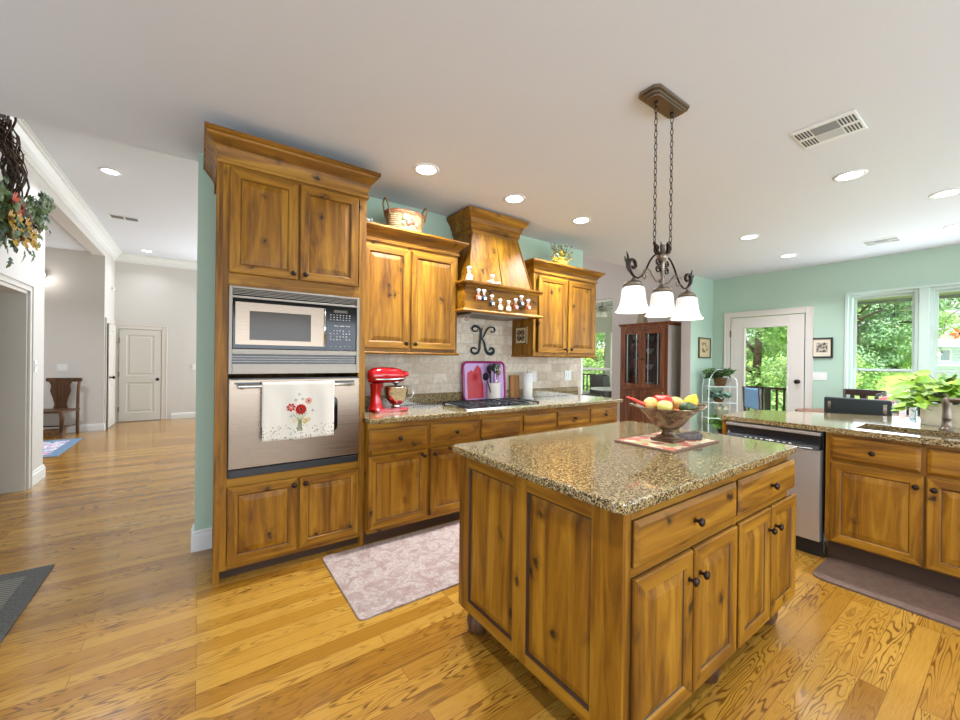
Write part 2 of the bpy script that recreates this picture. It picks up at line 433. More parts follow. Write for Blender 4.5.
# wall behind the cabinets with free ends (green kitchen side)
bm = B(); box(bm, -.017, 3.97, 3.33, 3.488, 0, HK); struct('wall_back', bm, M_green)
# short green wall beside the patio door
bm = B(); box(bm, 6.42, XR, 3.17, 3.32, 0, HK, 0); box(bm, 6.40, 6.42, 3.17, 3.32, 0, HK, 1)
struct('wall_corner', bm, [M_green, M_taupe])
bm = B(); box(bm, 6.9, XR+.15, 3.30, 3.49, 0, HK); struct('wall_corner_return', bm, M_taupe)
# right wall with door and windows
DY0, DY1, DZ = 1.90, 2.89, 2.07
WY0, WY1, WZ0, WZ1 = -.62, 1.44, .80, 2.27
bm = B()
for a in ((-4.2, WY0, 0, HK), (WY0, WY1, 0, WZ0), (WY0, WY1, WZ1, HK), (WY1, DY0, 0, HK), (DY0, DY1, DZ, HK), (DY1, 3.17, 0, HK)):
    box(bm, XR, XR+.15, *a)
struct('wall_right', bm, M_green)
# living-room wall (faces the kitchen from beyond), with its own window
XL = 6.90; LY0, LY1, LZ0, LZ1 = 5.0, 6.9, .50, 2.64
bm = B()
for a in ((3.49, LY0, 0, HV), (LY0, LY1, 0, LZ0), (LY0, LY1, LZ1, HV), (LY1, 10.6, 0, HV)):
    box(bm, XL, XL+.16, *a)
struct('wall_living_room', bm, M_taupe)
bm = B(); box(bm, -1.45, XL, 10.6, 10.75, 0, HV); struct('wall_far', bm, M_greige)
# hall left wall: door opening, recess, far stretch
bm = B()
box(bm, -1.55, -1.38, 3.6, 4.70, 0, HL); box(bm, -1.55, -1.38, 4.70, 5.75, 1.96, HL); box(bm, -1.65, -1.38, 5.75, 6.26, 0, HL)
box(bm, -1.55, -1.38, 6.26, 9.6, 3.10, HL); box(bm, -1.55, -1.38, 9.6, 10.6, 0, HL)
struct('wall_hall_left', bm, M_greige)
bm = B(); box(bm, -4.2, -1.55, 9.6, 9.75, 0, 3.16); box(bm, -4.3, -4.2, 6.26, 9.75, 0, 3.16); box(bm, -4.2, -1.65, 6.1, 6.26, 0, 3.16)
struct('wall_recess', bm, M_greige)
bm = B(); box(bm, -4.2, -1.50, 6.26, 9.75, 3.14, 3.24); struct('ceiling_recess', bm, M_ceil)
bm = B(); box(bm, -4.2, -1.65, 6.02, 6.10, 0, 2.6); box(bm, -4.2, -4.1, 3.5, 6.02, 0, 2.6); box(bm, -4.2, -1.55, 3.42, 3.5, 0, 2.6); struct('wall_side_room', bm, M_greige)
bm = B(); box(bm, -4.2, -1.55, 3.42, 6.10, 2.6, 2.7); struct('ceiling_side_room', bm, M_ceil)
# walls behind the viewer with window openings
bm = B()
box(bm, -5, -.9, -4.2, -4.05, 0, HK); box(bm, -.9, 3.3, -4.2, -4.05, 0, .6); box(bm, -.9, 3.3, -4.2, -4.05, 2.4, HK)
box(bm, 3.3, 4.1, -4.2, -4.05, 0, HK); box(bm, 4.1, 7.1, -4.2, -4.05, 0, .6); box(bm, 4.1, 7.1, -4.2, -4.05, 2.4, HK); box(bm, 7.1, XR, -4.2, -4.05, 0, HK)
struct('wall_front', bm, M_green)
bm = B(); box(bm, -5, -4.85, -4.05, 3.49, 0, HK); box(bm, -4.85, -1.38, 3.36, 3.42, 0, HK); struct('wall_left', bm, M_greige)
# baseboards
BP = [(0, 0), (.016, 0), (.016, .095), (.010, .105), (.010, .118), (0, .125)]
BPl = [(0, 0), (.018, 0), (.018, .105), (.011, .115), (.011, .130), (0, .14)]
bm = B(); sweep(bm, [(-.017, 3.488), (-.017, 3.33), (.09, 3.33)], BPl); struct('baseboard_back', bm, M_white) if False else None
bm = B(); sweep(bm, [(.085, 3.33), (-.017, 3.33), (-.017, 3.488)], [(-o, z) for o, z in BPl]); struct('baseboard_back', bm, M_white)
bm = B(); sweep(bm, [(-.47, 10.6), (6.9, 10.6)], BP); struct('baseboard_far', bm, M_white)
bm = B(); sweep(bm, [(-1.38, 5.83), (-1.38, 6.26), (-1.65, 6.26)], [(o, z) for o, z in BPl]); struct('baseboard_hall', bm, M_white)
bm = B(); sweep(bm, [(-4.2, 9.6), (-1.38, 9.6), (-1.38, 9.66)], BP); struct('baseboard_recess', bm, M_white)
bm = B(); sweep(bm, [(-1.65, 6.02), (-4.1, 6.02)], [(-o, z) for o, z in BP]); struct('baseboard_side_room', bm, M_white)
bm = B(); sweep(bm, [(XL, 10.6), (XL, 3.5)], BP); struct('baseboard_living_room', bm, M_white)
bm = B(); sweep(bm, [(6.42, 3.17), (XR, 3.17), (XR, 2.99)], BP); sweep(bm, [(XR, 1.80), (XR, -4.0)], BP); struct('baseboard_right', bm, M_white)
# crown in the hall
CP = [(0, HL), (0, HL-.17), (.012, HL-.17), (.014, HL-.135), (.03, HL-.125), (.05, HL-.085), (.085, HL-.045), (.10, HL-.04), (.105, HL-.018), (.12, HL-.015), (.12, HL)]
bm = B(); sweep(bm, [(-1.38, 3.5), (-1.38, 10.6), (1.9, 10.6)], CP); struct('trim_1', bm, M_white)
def casing(name, axis, c, a0, a1, z1, mat, w=.09, t=.02, sgn=-1, z0=0.0, four=False):
    """flat casing around an opening; axis 'x' -> wall plane x=c, opening along y"""
    bm = B()
    segs = [(a0-w, a0, z0, z1+w), (a1, a1+w, z0, z1+w), (a0, a1, z1, z1+w)]
    if four: segs += [(a0-w, a1+w, z0-w, z0)]
    for p, q, u, v in segs:
        for (ins, tt) in ((0, t), ):
            if axis == 'x': box(bm, c, c+sgn*tt, p, q, u, v, 0, .004)
            else: box(bm, p, q, c, c+sgn*tt, u, v, 0, .004)
    # raised outer band
    for p, q, u, v in ((a0-w, a0-w+.02, z0, z1+w), (a1+w-.02, a1+w, z0, z1+w), (a0-w+.02, a1+w-.02, z1+w-.02, z1+w)):
        if axis == 'x': box(bm, c+sgn*t*.5, c+sgn*(t+.008), p, q, u, v, 0, .003)
        else: box(bm, p, q, c+sgn*t*.5, c+sgn*(t+.008), u, v, 0, .003)
    return struct(name, bm, mat)
casing('trim_2', 'y', 10.6, -1.31, -.64, 1.87, M_trim, .09)
casing('trim_3', 'x', XR, DY0, DY1, DZ, M_trim, .09)
casing('trim_4', 'x', -1.38, 4.70, 5.75, 1.96, M_greige, .07, sgn=1)
casing('trim_5', 'x', -1.38, 9.72, 10.42, 1.93, M_trim, .085, sgn=1)
bm = B(); box(bm, -1.66, -1.38, 5.72, 5.75, 0, 1.96); box(bm, -1.66, -1.38, 4.7, 4.73, 0, 1.96); box(bm, -1.66, -1.38, 4.73, 5.72, 1.93, 1.96); struct('trim_6', bm, M_trim)
# hall door (two raised panels)
def panel_door(name, w, h, t, M, pieces, mat):
    pass
def door_leaf(bm, w, h, t, panels):
    """leaf in xz, front at y=-t; panels = list of (x0,x1,z0,z1) recessed"""
    xs = sorted({0, w} | {p[0] for p in panels} | {p[1] for p in panels}); zs = sorted({0, h} | {p[2] for p in panels} | {p[3] for p in panels})
    for i in range(len(xs)-1):
        for j in range(len(zs)-1):
            a, b, c, d = xs[i], xs[i+1], zs[j], zs[j+1]
            if any(p[0] <= a < p[1] and p[2] <= c < p[3] for p in panels):
                rings(bm, b-a, d-c, [(0, t, 0, 0), (.008, t-.010, 0, 0), (.03, t-.012, 0, 0), (.05, t-.003, 0, 0)], a, c)
            else:
                bm.faces.new([bm.verts.new(q) for q in ((a, -t, c), (b, -t, c), (b, -t, d), (a, -t, d))])
    box(bm, 0, w, -t+.014, 0, 0, h)
    for a, b in ((0, 0), (w, w)):
        bm.faces.new([bm.verts.new(q) for q in ((a, -t, 0), (a, 0, 0), (a, 0, h), (a, -t, h))])
bm = B(); door_leaf(bm, .65, 1.85, .03, [(.11, .54, .17, .78), (.11, .54, .92, 1.74)])
hd = new('door_1', bm, M_door, loc=(-1.30, 10.595, .01)); hd['kind'] = 'structure'
bm = B(); lathe(bm, [(.028, 0), (.028, .006), (.012, .01), (.011, .035), (.028, .045), (.031, .06), (.022, .072), (0, .075)], seg=16, M=T(.60, -.03, .84) @ RX(PI/2)); new('door_knob', bm, M_bronze, hd)
for z in (.25, .95, 1.62):
    bm = B(); box(bm, -.012, .008, -.04, -.028, z-.045, z+.045); lathe(bm, [(.007, -.05), (.007, .05)], (-.004, -.040, z), 8); new('hinge', bm, M_pewter, hd)
# narrow hall side door, set in its casing
bm = B(); door_leaf(bm, .66, 1.90, .03, [(.11, .55, .17, .78), (.11, .55, .92, 1.78)])
sdr = new('door_2', bm, M_door, loc=(-1.362, 9.74, .01), rot=(0, 0, PI/2)); sdr['kind'] = 'structure'
bm = B(); lathe(bm, [(.028, 0), (.028, .006), (.012, .01), (.011, .035), (.028, .045), (.031, .06), (.022, .072), (0, .075)], seg=16, M=T(.07, -.03, .92) @ RX(PI/2)); new('door_knob', bm, M_bronze, sdr)
# patio door with full glass
def RXw(y, x=XR): return (x, y, 0)
bm = B(); w, h = .97, 2.05
box(bm, 0, .185, -.045, 0, 0, h, 0, .003); box(bm, w-.185, w, -.045, 0, 0, h, 0, .003); box(bm, .185, w-.185, -.045, 0, 1.90, h); box(bm, .185, w-.185, -.045, 0, 0, .30)
for a in ((.185, .205, .30, 1.90), (w-.205, w-.185, .30, 1.90), (.205, w-.205, 1.88, 1.90), (.205, w-.205, .30, .32)):
    box(bm, a[0], a[1], -.055, .005, a[2], a[3], 0, .003)
pd = new('door_3', bm, M_trim, loc=(XR+.03, DY1-.01, .01), rot=(0, 0, -PI/2)); pd['kind'] = 'structure'
bm = B(); box(bm, .205, w-.205, -.026, -.020, .32, 1.88); new('door_glass', bm, M_pane, pd)
bm = B(); lathe(bm, [(.03, 0), (.03, .008), (.013, .012), (.012, .035), (.03, .045), (.032, .06), (.022, .072), (0, .075)], seg=16, M=T(w-.07, -.045, 1.06) @ RX(PI/2), sx=1.0); new('door_knob', bm, M_bronze, pd)
for z in (.30, 1.05, 1.80):
    bm = B(); box(bm, -.014, .006, -.058, -.044, z-.05, z+.05); lathe(bm, [(.007, -.055), (.007, .055)], (-.006, -.056, z), 8); new('hinge', bm, M_pewter, pd)
# kitchen windows
def window(name, y0, y1, z0, z1, x, rail, mat, d=.10):
    bm = B(); f = .035
    box(bm, x, x+d, y0, y0+f, z0, z1); box(bm, x, x+d, y1-f, y1, z0, z1); box(bm, x, x+d, y0+f, y1-f, z1-f, z1); box(bm, x, x+d, y0+f, y1-f, z0, z0+f)
    o = struct(name, bm, mat)
    s = .03; a, b = y0+f, y1-f
    for nm, za, zb, xo in (('upper_sash', rail-.02, z1-f, x+.06), ('lower_sash', z0+f, rail+.02, x+.03)):
        bm = B(); box(bm, xo, xo+.028, a, a+s, za, zb); box(bm, xo, xo+.028, b-s, b, za, zb); box(bm, xo, xo+.028, a+s, b-s, za, za+s+.008); box(bm, xo, xo+.028, a+s, b-s, zb-s, zb)
        sa = new(nm, bm, mat, o)
        bm = B(); box(bm, xo+.012, xo+.016, a+s, b-s, za+s, zb-s); new('window_glass', bm, M_pane, sa)
    return o
M_wframe = paint('window_frame_paint', S(196, 212, 200), .4, .02)
window('window_1', .80, 1.44, WZ0, WZ1, XR+.02, 1.262, M_wframe)
window('window_2', .05, .715, WZ0, WZ1, XR+.02, 1.262, M_wframe)
window('window_3', -.62, -.03, WZ0, WZ1, XR+.02, 1.262, M_wframe)
bm = B(); box(bm, XR-.012, XR+.13, .715, .80, WZ0, WZ1, 0, .006); box(bm, XR-.012, XR+.13, -.03, .05, WZ0, WZ1, 0, .006); struct('trim_7', bm, M_wframe)
bm = B(); box(bm, XR-.018, XR, WY1, WY1+.035, WZ0-.02, WZ1+.03, 0, .004); box(bm, XR-.018, XR, WY0-.035, WY0, WZ0-.02, WZ1+.03, 0, .004); box(bm, XR-.018, XR, WY0, WY1, WZ1, WZ1+.03, 0, .004); box(bm, XR-.05, XR+.02, WY0-.05, WY1+.05, WZ0-.03, WZ0, 0, .006)
struct('trim_8', bm, M_wframe)
# living-room window
bm = B(); x = XL+.09
for a in ((LY0, LY0+.04, LZ0, LZ1), (LY1-.04, LY1, LZ0, LZ1), (LY0, LY1, LZ1-.04, LZ1), (LY0, LY1, LZ0, LZ0+.04), (LY0, LY1, 1.14, 1.19)):
    box(bm, x, x+.05, *a)
lw = struct('window_4', bm, M_white)
bm = B(); box(bm, x+.02, x+.025, LY0+.04, LY1-.04, LZ0+.04, 1.14); box(bm, x+.02, x+.025, LY0+.04, LY1-.04, 1.19, LZ1-.04); new('window_glass', bm, M_pane, lw)

# ================================================================ CABINETRY
W3 = [M_wv, M_wh, M_glaze]
RAISED = [(0, 0, 2, 2), (0, .007, 0, 1), (0, .015, 0, 1), (.005, .020, 0, 1), (.050, .020, 0, 1), (.056, .014, 2, 2), (.0595, .011, 0, 0), (.094, .0185, 0, 0)]
DRAWER = [(0, 0, 2, 2), (0, .006, 1, 1), (0, .010, 1, 1), (.003, .012, 1, 1), (.018, .020, 1, 1)]
def knob(parent, x, z, y=-.020):
    bm = B(); lathe(bm, [(.0085, 0), (.006, .004), (.006, .014), (.014, .019), (.0165, .026), (.012, .031), (0, .033)], seg=14, M=T(x, y, z) @ RX(PI/2))
    return new('knob', bm, M_bronze, parent)
def cab_door(parent, x, z, w, h, kx=None, kz=None, y=0.0):
    bm = B(); rings(bm, w, h, RAISED); o = new('door', bm, W3, parent, (x, y, z))
    if kx is not None: knob(o, kx, kz)
    return o
def cab_drawer(parent, x, z, w, h, kn=True, y=0.0):
    bm = B(); rings(bm, w, h, DRAWER, cap=1); o = new('drawer', bm, W3, parent, (x, y, z))
    if kn: knob(o, w/2, h/2)
    return o
def crown_prof(z, h, out):
    return [(0, z), (.012, z), (.014, z+.018), (.006, z+.024), (.010, z+h*.30), (out*.32, z+h*.52), (out*.72, z+h*.74), (out*.80, z+h*.78), (out*.84, z+h*.84), (out, z+h*.88), (out, z+h), (0, z+h)]
# --- tall oven cabinet
tw = thing('oven_tower_cabinet', 'tall knotty wood cabinet with crown moulding housing the microwave and wall oven', 'cabinet', (.087, 2.765, 0))
W, D = .878, .565
bm = B()
box(bm, 0, .02, .0, D, 0, 2.48); box(bm, W-.02, W, 0, D, 0, 2.48); box(bm, .02, W-.02, D-.02, D, .1, 2.48)
box(bm, .02, W-.02, .02, D-.02, .10, .12); box(bm, .02, W-.02, .02, D-.02, 1.80, 1.82); box(bm, .02, W-.02, .02, D-.02, .58, .60)
new('body', bm, W3, tw)
bm = B()
box(bm, .02, .052, 0, .02, .07, 2.48); box(bm, W-.05, W-.02, 0, .02, .07, 2.48)
for z0, z1 in ((.07, .105), (.56, .622), (1.765, 1.84), (2.45, 2.48), ): box(bm, .052, W-.05, .0004, .02, z0, z1, 1)
box(bm, .415, .455, 0, .02, .105, .56); box(bm, .415, .455, 0, .02, 1.84, 2.45)
new('face_frame', bm, W3, tw)
bm = B(); box(bm, .02, W-.02, .06, .08, 0, .10); new('toe_kick', bm, M_toe, tw)
bm = B(); sweep(bm, [(0, D), (0, 0), (W, 0), (W, D)], [(o, z) for o, z in crown_prof(2.476, .175, .075)])
box(bm, .005, W-.005, .005, D, 2.48, 2.60)
new('crown_moulding', bm, [M_wh], tw)
cab_door(tw, .052, 1.838, .372, .620, .345, .035); cab_door(tw, .438, 1.838, .378, .620, .03, .035)
cab_door(tw, .055, .098, .385, .465, .36, .425); cab_door(tw, .452, .098, .385, .465, .03, .425)
# side panel applied strip seen on the left flank
bm = B(); box(bm, -.012, 0, .0, .05, 0, 2.476); new('side_stile', bm, [M_wv], tw)
# --- base cabinets
def base_unit(x0, x1, label, xs, y=2.70, doors=True, knobs=(True, True), ends=False):
    t = thing('base_cabinet', label, 'cabinet', (x0, y, 0), group=None)
    w = x1-x0; d = .62
    bm = B(); box(bm, 0, w, .02, d, .10, .878); new('body', bm, W3, t)
    bm = B(); box(bm, 0, w, .0006, .0196, .10, .13, 1); box(bm, 0, w, .0006, .0196, .650, .690, 1); box(bm, 0, w, .0006, .0196, .835, .878, 1)
    box(bm, 0, .03, 0, .02, .13, .835); box(bm, w-.03, w, 0, .02, .13, .835); box(bm, w/2-.03, w/2+.03, 0, .02, .13, .835)
    new('face_frame', bm, W3, t)
    bm = B(); box(bm, 0, w, .07, .09, 0, .10); new('toe_kick', bm, M_toe, t)
    for k, (a, b) in enumerate(xs):
        cab_drawer(t, a-x0, .685, b-a, .148, knobs[k])
        cab_door(t, a-x0, .132, b-a, .515, (b-a-.03) if k == 0 else .03, .475)
    return t
base_unit(.968, 1.930, 'knotty wood base cabinet beside the oven tower, under the red mixer', [(.972, 1.426), (1.460, 1.914)])
base_unit(1.932, 2.850, 'base cabinet under the cooktop with two knobless drawer fronts', [(1.946, 2.384), (2.420, 2.837)], knobs=(False, False))
base_unit(2.852, 3.835, 'pale base cabinet at the window end of the stove wall', [(2.866, 3.330), (3.364, 3.81)], knobs=(True, True))
# worktop with its low granite upstand
bm = B(); poly(bm, [(.967, 2.655), (3.875, 2.655), (3.875, 3.315), (.967, 3.315)], .880, .915, 0, .006)
ct = new('granite_worktop', bm, M_gran); tag(ct, 'brown granite worktop along the stove wall with low upstand', 'worktop')
bm = B(); box(bm, .967, 3.875, 3.300, 3.318, .915, 1.015, 0, .003); new('upstand', bm, M_gran, ct)
bm = B(); box(bm, .965, 3.93, 3.318, 3.330, .88, 1.40); box(bm, 1.88, 2.80, 3.318, 3.33, 1.40, 2.02)
struct('wall_tiles', bm, M_tile)
bm = B(); box(bm, 3.93, 3.972, 3.312, 3.332, .915, 1.40); struct('trim_9', bm, M_white)
# --- wall cabinets
def upper(x0, x1, y, z0, z1, label, xs, left=True):
    t = thing('wall_cabinet', label, 'cabinet', (x0, y, z0)); w = x1-x0; h = z1-z0; d = 3.325-y
    bm = B(); box(bm, 0, w, .02, d, 0, h); new('body', bm, W3, t)
    bm = B(); box(bm, 0, .03, 0, .02, 0, h); box(bm, w-.03, w, 0, .02, 0, h); box(bm, w/2-.03, w/2+.03, 0, .02, 0, h); box(bm, .03, w-.03, .0006, .0196, 0, .04, 1); box(bm, .03, w-.03, .0006, .0196, h-.10, h, 1)
    new('face_frame', bm, W3, t)
    bm = B(); path = [(0, 0), (w, 0), (w, d)]
    if left: path = [(0, d)]+path
    sweep(bm, path, crown_prof(h-.035, .118, .075)); box(bm, .005, w-.005, .005, d, h-.03, h+.065); new('crown_moulding', bm, [M_wh], t)
    bm = B(); sweep(bm, path, [(0, -.012), (.014, -.012), (.018, 0), (.010, .008), (0, .008)]); new('light_rail', bm, [M_wh], t)
    for k, (a, b) in enumerate(xs):
        cab_door(t, a-x0, .035, b-a, h-.10, (b-a-.03) if k == 0 else .03, .04)
    return t
upper(.968, 1.872, 2.985, 1.385, 2.29, 'knotty wood wall cabinet between the oven tower and the range hood', [(1.012, 1.398), (1.420, 1.846)], left=False)
upper(2.802, 3.800, 2.985, 1.385, 2.285, 'pale wood wall cabinet right of the range hood', [(2.86, 3.28), (3.315, 3.76)])
# --- range hood
hd = thing('range_hood', 'tapered wooden range hood with crown and mantel shelf over the cooktop', 'hood', (2.312, 3.325, 1.768))
HP = [(-.433, -.015), (-.433, -.455), (.433, -.455), (.433, -.015)]
bm = B(); box(bm, -.433, .433, -.455, -.015, .012, .232); new('mantel_box', bm, [M_wh], hd)
HQ = [(-.433, -.345), (-.433, -.455), (.433, -.455), (.433, -.345)]
bm = B(); sweep(bm, HQ, [(0, -.012), (.038, -.012), (.043, 0), (.034, .012), (.014, .016), (.008, .026), (0, .026)]); new('lower_ledge', bm, [M_wh], hd)
bm = B(); sweep(bm, HQ, [(0, .206), (.012, .211), (.02, .228), (.038, .234), (.043, .242), (.043, .257), (0, .257)])
box(bm, -.433, .433, -.455, -.015, .2322, .2565); new('mantel_shelf', bm, [M_wh], hd)
bm = B()
b0, b1 = [(-.380, 0), (-.380, -.435), (.380, -.435), (.380, 0)], [(-.268, 0), (-.268, -.310), (.268, -.310), (.268, 0)]
lo = [bm.verts.new((x, y, .257)) for x, y in b0]; hi = [bm.verts.new((x, y, .80)) for x, y in b1]
for i in range(4): bm.faces.new((lo[i], lo[(i+1) % 4], hi[(i+1) % 4], hi[i]))
bm.faces.new(hi)
tube(bm, [(0, -.436, .257), (0, -.311, .80)], .0035, 6, 2)
for s in (-1, 1): tube(bm, [(s*.377, -.436, .257), (s*.266, -.311, .80)], .009, 6, 0)
new('chimney', bm, W3, hd)
bm = B(); sweep(bm, b1, [(0, .745), (.012, .745), (.016, .78), (.026, .785), (.028, .825), (.04, .835), (.05, .872), (.083, .915), (.088, .921), (.092, .948), (0, .948)]); box(bm, -.25, .25, -.30, 0, .80, .94)
new('crown_moulding', bm, [M_wh], hd)
bm = B(); box(bm, -.34, .34, -.42, -.08, -.018, .010); new('vent_panel', bm, M_steel, hd)
# ================================================================ ISLAND
ix, iy = 1.062, .722
isl = thing('island_cabinet', 'knotty wood kitchen island base with doors and drawers on bun feet', 'island', (ix, iy, 0))
IW, ID = 1.40, .925
bm = B(); box(bm, .012, IW, .02, ID, .125, .878); new('body', bm, W3, isl)
bm = B()
for a in ((.0125, .045, .1255, .8775), (IW-.02, IW, .125, .878), (.745, .805, .125, .878)): box(bm, a[0], a[1], 0, .02, a[2], a[3])
box(bm, .045, IW-.02, .0006, .0195, .1255, .15, 1); box(bm, .045, IW-.02, .0006, .0195, .66, .70, 1); box(bm, .045, IW-.02, .0006, .0195, .838, .8775, 1)
new('face_frame', bm, W3, isl)
cab_drawer(isl, .043, .694, .722, .148); cab_drawer(isl, .790, .694, .665, .148)
cab_door(isl, .043, .135, .357, .525, .325, .43); cab_door(isl, .412, .135, .355, .525, .035, .43)
cab_door(isl, .794, .135, .338, .525, .305, .43); cab_door(isl, 1.148, .135, .322, .525, .032, .43)
# left end: two framed panels (built facing -x)
Me = T(0, ID, 0) @ RZ(-PI/2)
ep = thing('x', 'x', 'x') if False else None
bm = B()
for a in ((0, .080, .125, .878), (.408, .490, .125, .878), (.805, ID, .125, .878)): box(bm, a[0], a[1], -.0, .012, a[2], a[3], 0, M=Me)
for a in ((.080, .408), (.490, .805)):
    box(bm, a[0], a[1], -.0, .012, .125, .175, 1, M=Me); box(bm, a[0], a[1], -.0, .012, .818, .878, 1, M=Me)
new('end_frame', bm, [M_wv, wood('alder_rail_side', AL0, AL1, AL2, ALK, 'y'), M_glaze], isl)
for a, b in ((.080, .408), (.490, .805)):
    bm = B(); rings(bm, b-a, .643, [(0, 0, 2, 2), (.003, -.009, 2, 2), (.010, -.010, 0, 0), (.038, -.003, 0, 0)])
    new('side_panel', bm, W3, isl, (0, ID-a, .175), (0, 0, -PI/2))
bm = B(); box(bm, .0, .006, .118, .124, .17, .825); new('corner_groove', bm, M_glaze, isl)if False else None
for x, y in ((.07, ID-.07), (IW-.06, .07), (.07, .07), (IW-.06, ID-.07), (.70, .07)):
    bm = B(); lathe(bm, [(.03, 0), (.045, .012), (.055, .045), (.052, .075), (.038, .095), (.036, .105), (.05, .112), (.05, .125)], (x, y, 0), 20); new('bun_foot', bm, [M_bench], isl)
bm = B()
pts = []
for cx, cy, a0 in ((1.018+.04, .692+.04, 180), (2.508-.03, .692+.03, 270), (2.508-.03, 1.668-.03, 0), (1.018+.03, 1.668-.03, 90)):
    r = .04 if a0 == 180 else .03
    for k in range(5):
        a = math.radians(a0+k*22.5); pts.append((cx+r*math.cos(a), cy+r*math.sin(a)))
poly(bm, pts, .880, .916, 0, .007)
o = new('island_granite_top', bm, M_gran); tag(o, 'large brown granite top on the centre island', 'worktop')
# ================================================================ PENINSULA (faces -x)
def pen_unit(y1, y0, label, parts, name='sink_base_cabinet'):
    t = thing(name, label, 'cabinet', (3.47, y1, 0), -PI/2); w = y1-y0
    bm = B(); box(bm, 0, .018, .02, .58, .15, .878); box(bm, w-.018, w, .02, .58, .15, .878); box(bm, .018, w-.018, .02, .58, .15, .168); box(bm, .018, w-.018, .562, .58, .168, .878); box(bm, .018, w-.018, .0205, .035, .168, .69); new('body', bm, W3, t)
    bm = B(); box(bm, 0, w, 0, .0196, .1456, .175, 1); box(bm, 0, w, 0, .0196, .675, .70, 1); box(bm, 0, w, 0, .0196, .855, .8776, 1)
    for a, b in parts['stiles']: box(bm, a, b, -.0005, .02, .145, .878)
    new('face_frame', bm, W3, t)
    bm = B(); box(bm, 0, w, .075, .09, 0, .15); new('toe_kick', bm, M_toe, t)
    for a, b in parts['drawers']: cab_drawer(t, a, .703, b-a, .150, parts.get('kn', True))
    for k, (a, b) in enumerate(parts['doors']): cab_door(t, a, .155, b-a, .530, (b-a-.03) if k % 2 == 0 else .03, .465)
    return t
bm = B(); box(bm, 3.47, 4.05, 1.425, 1.455, 0, .878)
o = new('end_panel', bm, [M_wv]); tag(o, 'narrow wood end panel left of the dishwasher', 'panel')
pen_unit(.805, -.15, 'knotty wood sink base cabinet with two doors right of the dishwasher', dict(stiles=[(0, .03), (.425, .47), (.845, .875)], drawers=[(.026, .435), (.458, .86)], doors=[(.028, .446), (.458, .86)]))
pen_unit(-.152, -1.06, 'knotty wood peninsula base cabinet beyond the sink', dict(stiles=[(0, .03), (.43, .48), (.9, .928)], drawers=[(.026, .44), (.46, .9)], doors=[(.028, .45), (.46, .9)]), 'base_cabinet')
bm = B()
poly(bm, [(3.43, -1.05), (3.43, 1.452), (3.53, 1.452), (3.53, -1.05)][::-1], .880, .915, 0)
poly(bm, [(3.53, .68), (3.53, 1.452), (4.10, 1.452), (4.22, 1.28), (4.60, .68)][::-1], .880, .915, 0)
poly(bm, [(3.88, -.12), (3.88, .68), (4.60, .68), (4.74, .25), (4.80, -.12)][::-1], .880, .915, 0)
poly(bm, [(3.53, -1.05), (3.53, -.12), (4.80, -.12), (4.80, -1.05)][::-1], .880, .915, 0)
o = new('peninsula_granite_top', bm, M_gran); tag(o, 'brown granite peninsula top with the sink cut into it', 'worktop')
# sink
sk = thing('kitchen_sink', 'undermount steel sink set into the peninsula granite', 'sink', (3.705, .28, .88))
bm = B(); a, b = .175, .40
for (x0, x1, y0, y1) in ((-a-.012, -a, -b, b), (a, a+.012, -b, b), (-a-.012, a+.012, -b-.012, -b), (-a-.012, a+.012, b, b+.012)): box(bm, x0, x1, y0, y1, -.20, -.001)
box(bm, -a, a, -b, b, -.20, -.19); new('basin', bm, M_steel, sk)
bm = B(); lathe(bm, [(.04, -.189), (.035, -.186), (0, -.188)], seg=16); new('drain', bm, M_steel2, sk)
# dishwasher
dw = thing('dishwasher', 'stainless steel dishwasher with black control strip under the peninsula top', 'dishwasher', (3.462, 1.420, 0), -PI/2)
bm = B(); box(bm, .0, .60, .03, .58, .10, .87); new('body', bm, M_blackm, dw)
bm = B()
rows = []
for i in range(13):
    z = .125+(.745-.125)*i/12; yy = -.022-.014*math.sin(PI*min(1, i/12*1.0))
    rows.append([bm.verts.new((x, yy, z)) for x in (.006, .594)]+[bm.verts.new((x, .03, z)) for x in (.594, .006)])
for r, s in zip(rows, rows[1:]):
    for k in range(4): bm.faces.new((r[k], r[(k+1) % 4], s[(k+1) % 4], s[k]))
bm.faces.new(rows[0]); bm.faces.new(rows[-1]); new('door', bm, M_steeldw, dw, smooth=False)
bm = B(); box(bm, .006, .594, -.030, .03, .845, .868, 0, .003); new('top_trim', bm, M_steeldw, dw)
bm = B()
prof = [(-.028, .845), (-.005, .842), (-.002, .80), (-.030, .775), (-.040, .752), (-.026, .745), (.03, .745), (.03, .845)]
A = [bm.verts.new((.010, y, z)) for y, z in prof]; Bv = [bm.verts.new((.590, y, z)) for y, z in prof]
for k in range(len(prof)): bm.faces.new((A[k], A[(k+1) % len(prof)], Bv[(k+1) % len(prof)], Bv[k]))
bm.faces.new(A); bm.faces.new(list(reversed(Bv))); cp = new('control_strip', bm, M_blackm, dw)
bm = B()
for k in range(9): box(bm, .14+k*.035, .155+k*.035, -.0355, -.028, .768, .773)
box(bm, .30, .318, -.036, -.028, .766, .776); new('buttons', bm, M_ringw, cp)
bm = B(); tube(bm, [(.02, -.033, .757), (.30, -.046, .747), (.58, -.033, .757)], .004, 8); new('lower_trim', bm, M_steel2, dw)
bm = B(); box(bm, .0, .60, .05, .07, 0, .11); new('toe_kick', bm, M_blackm, dw)
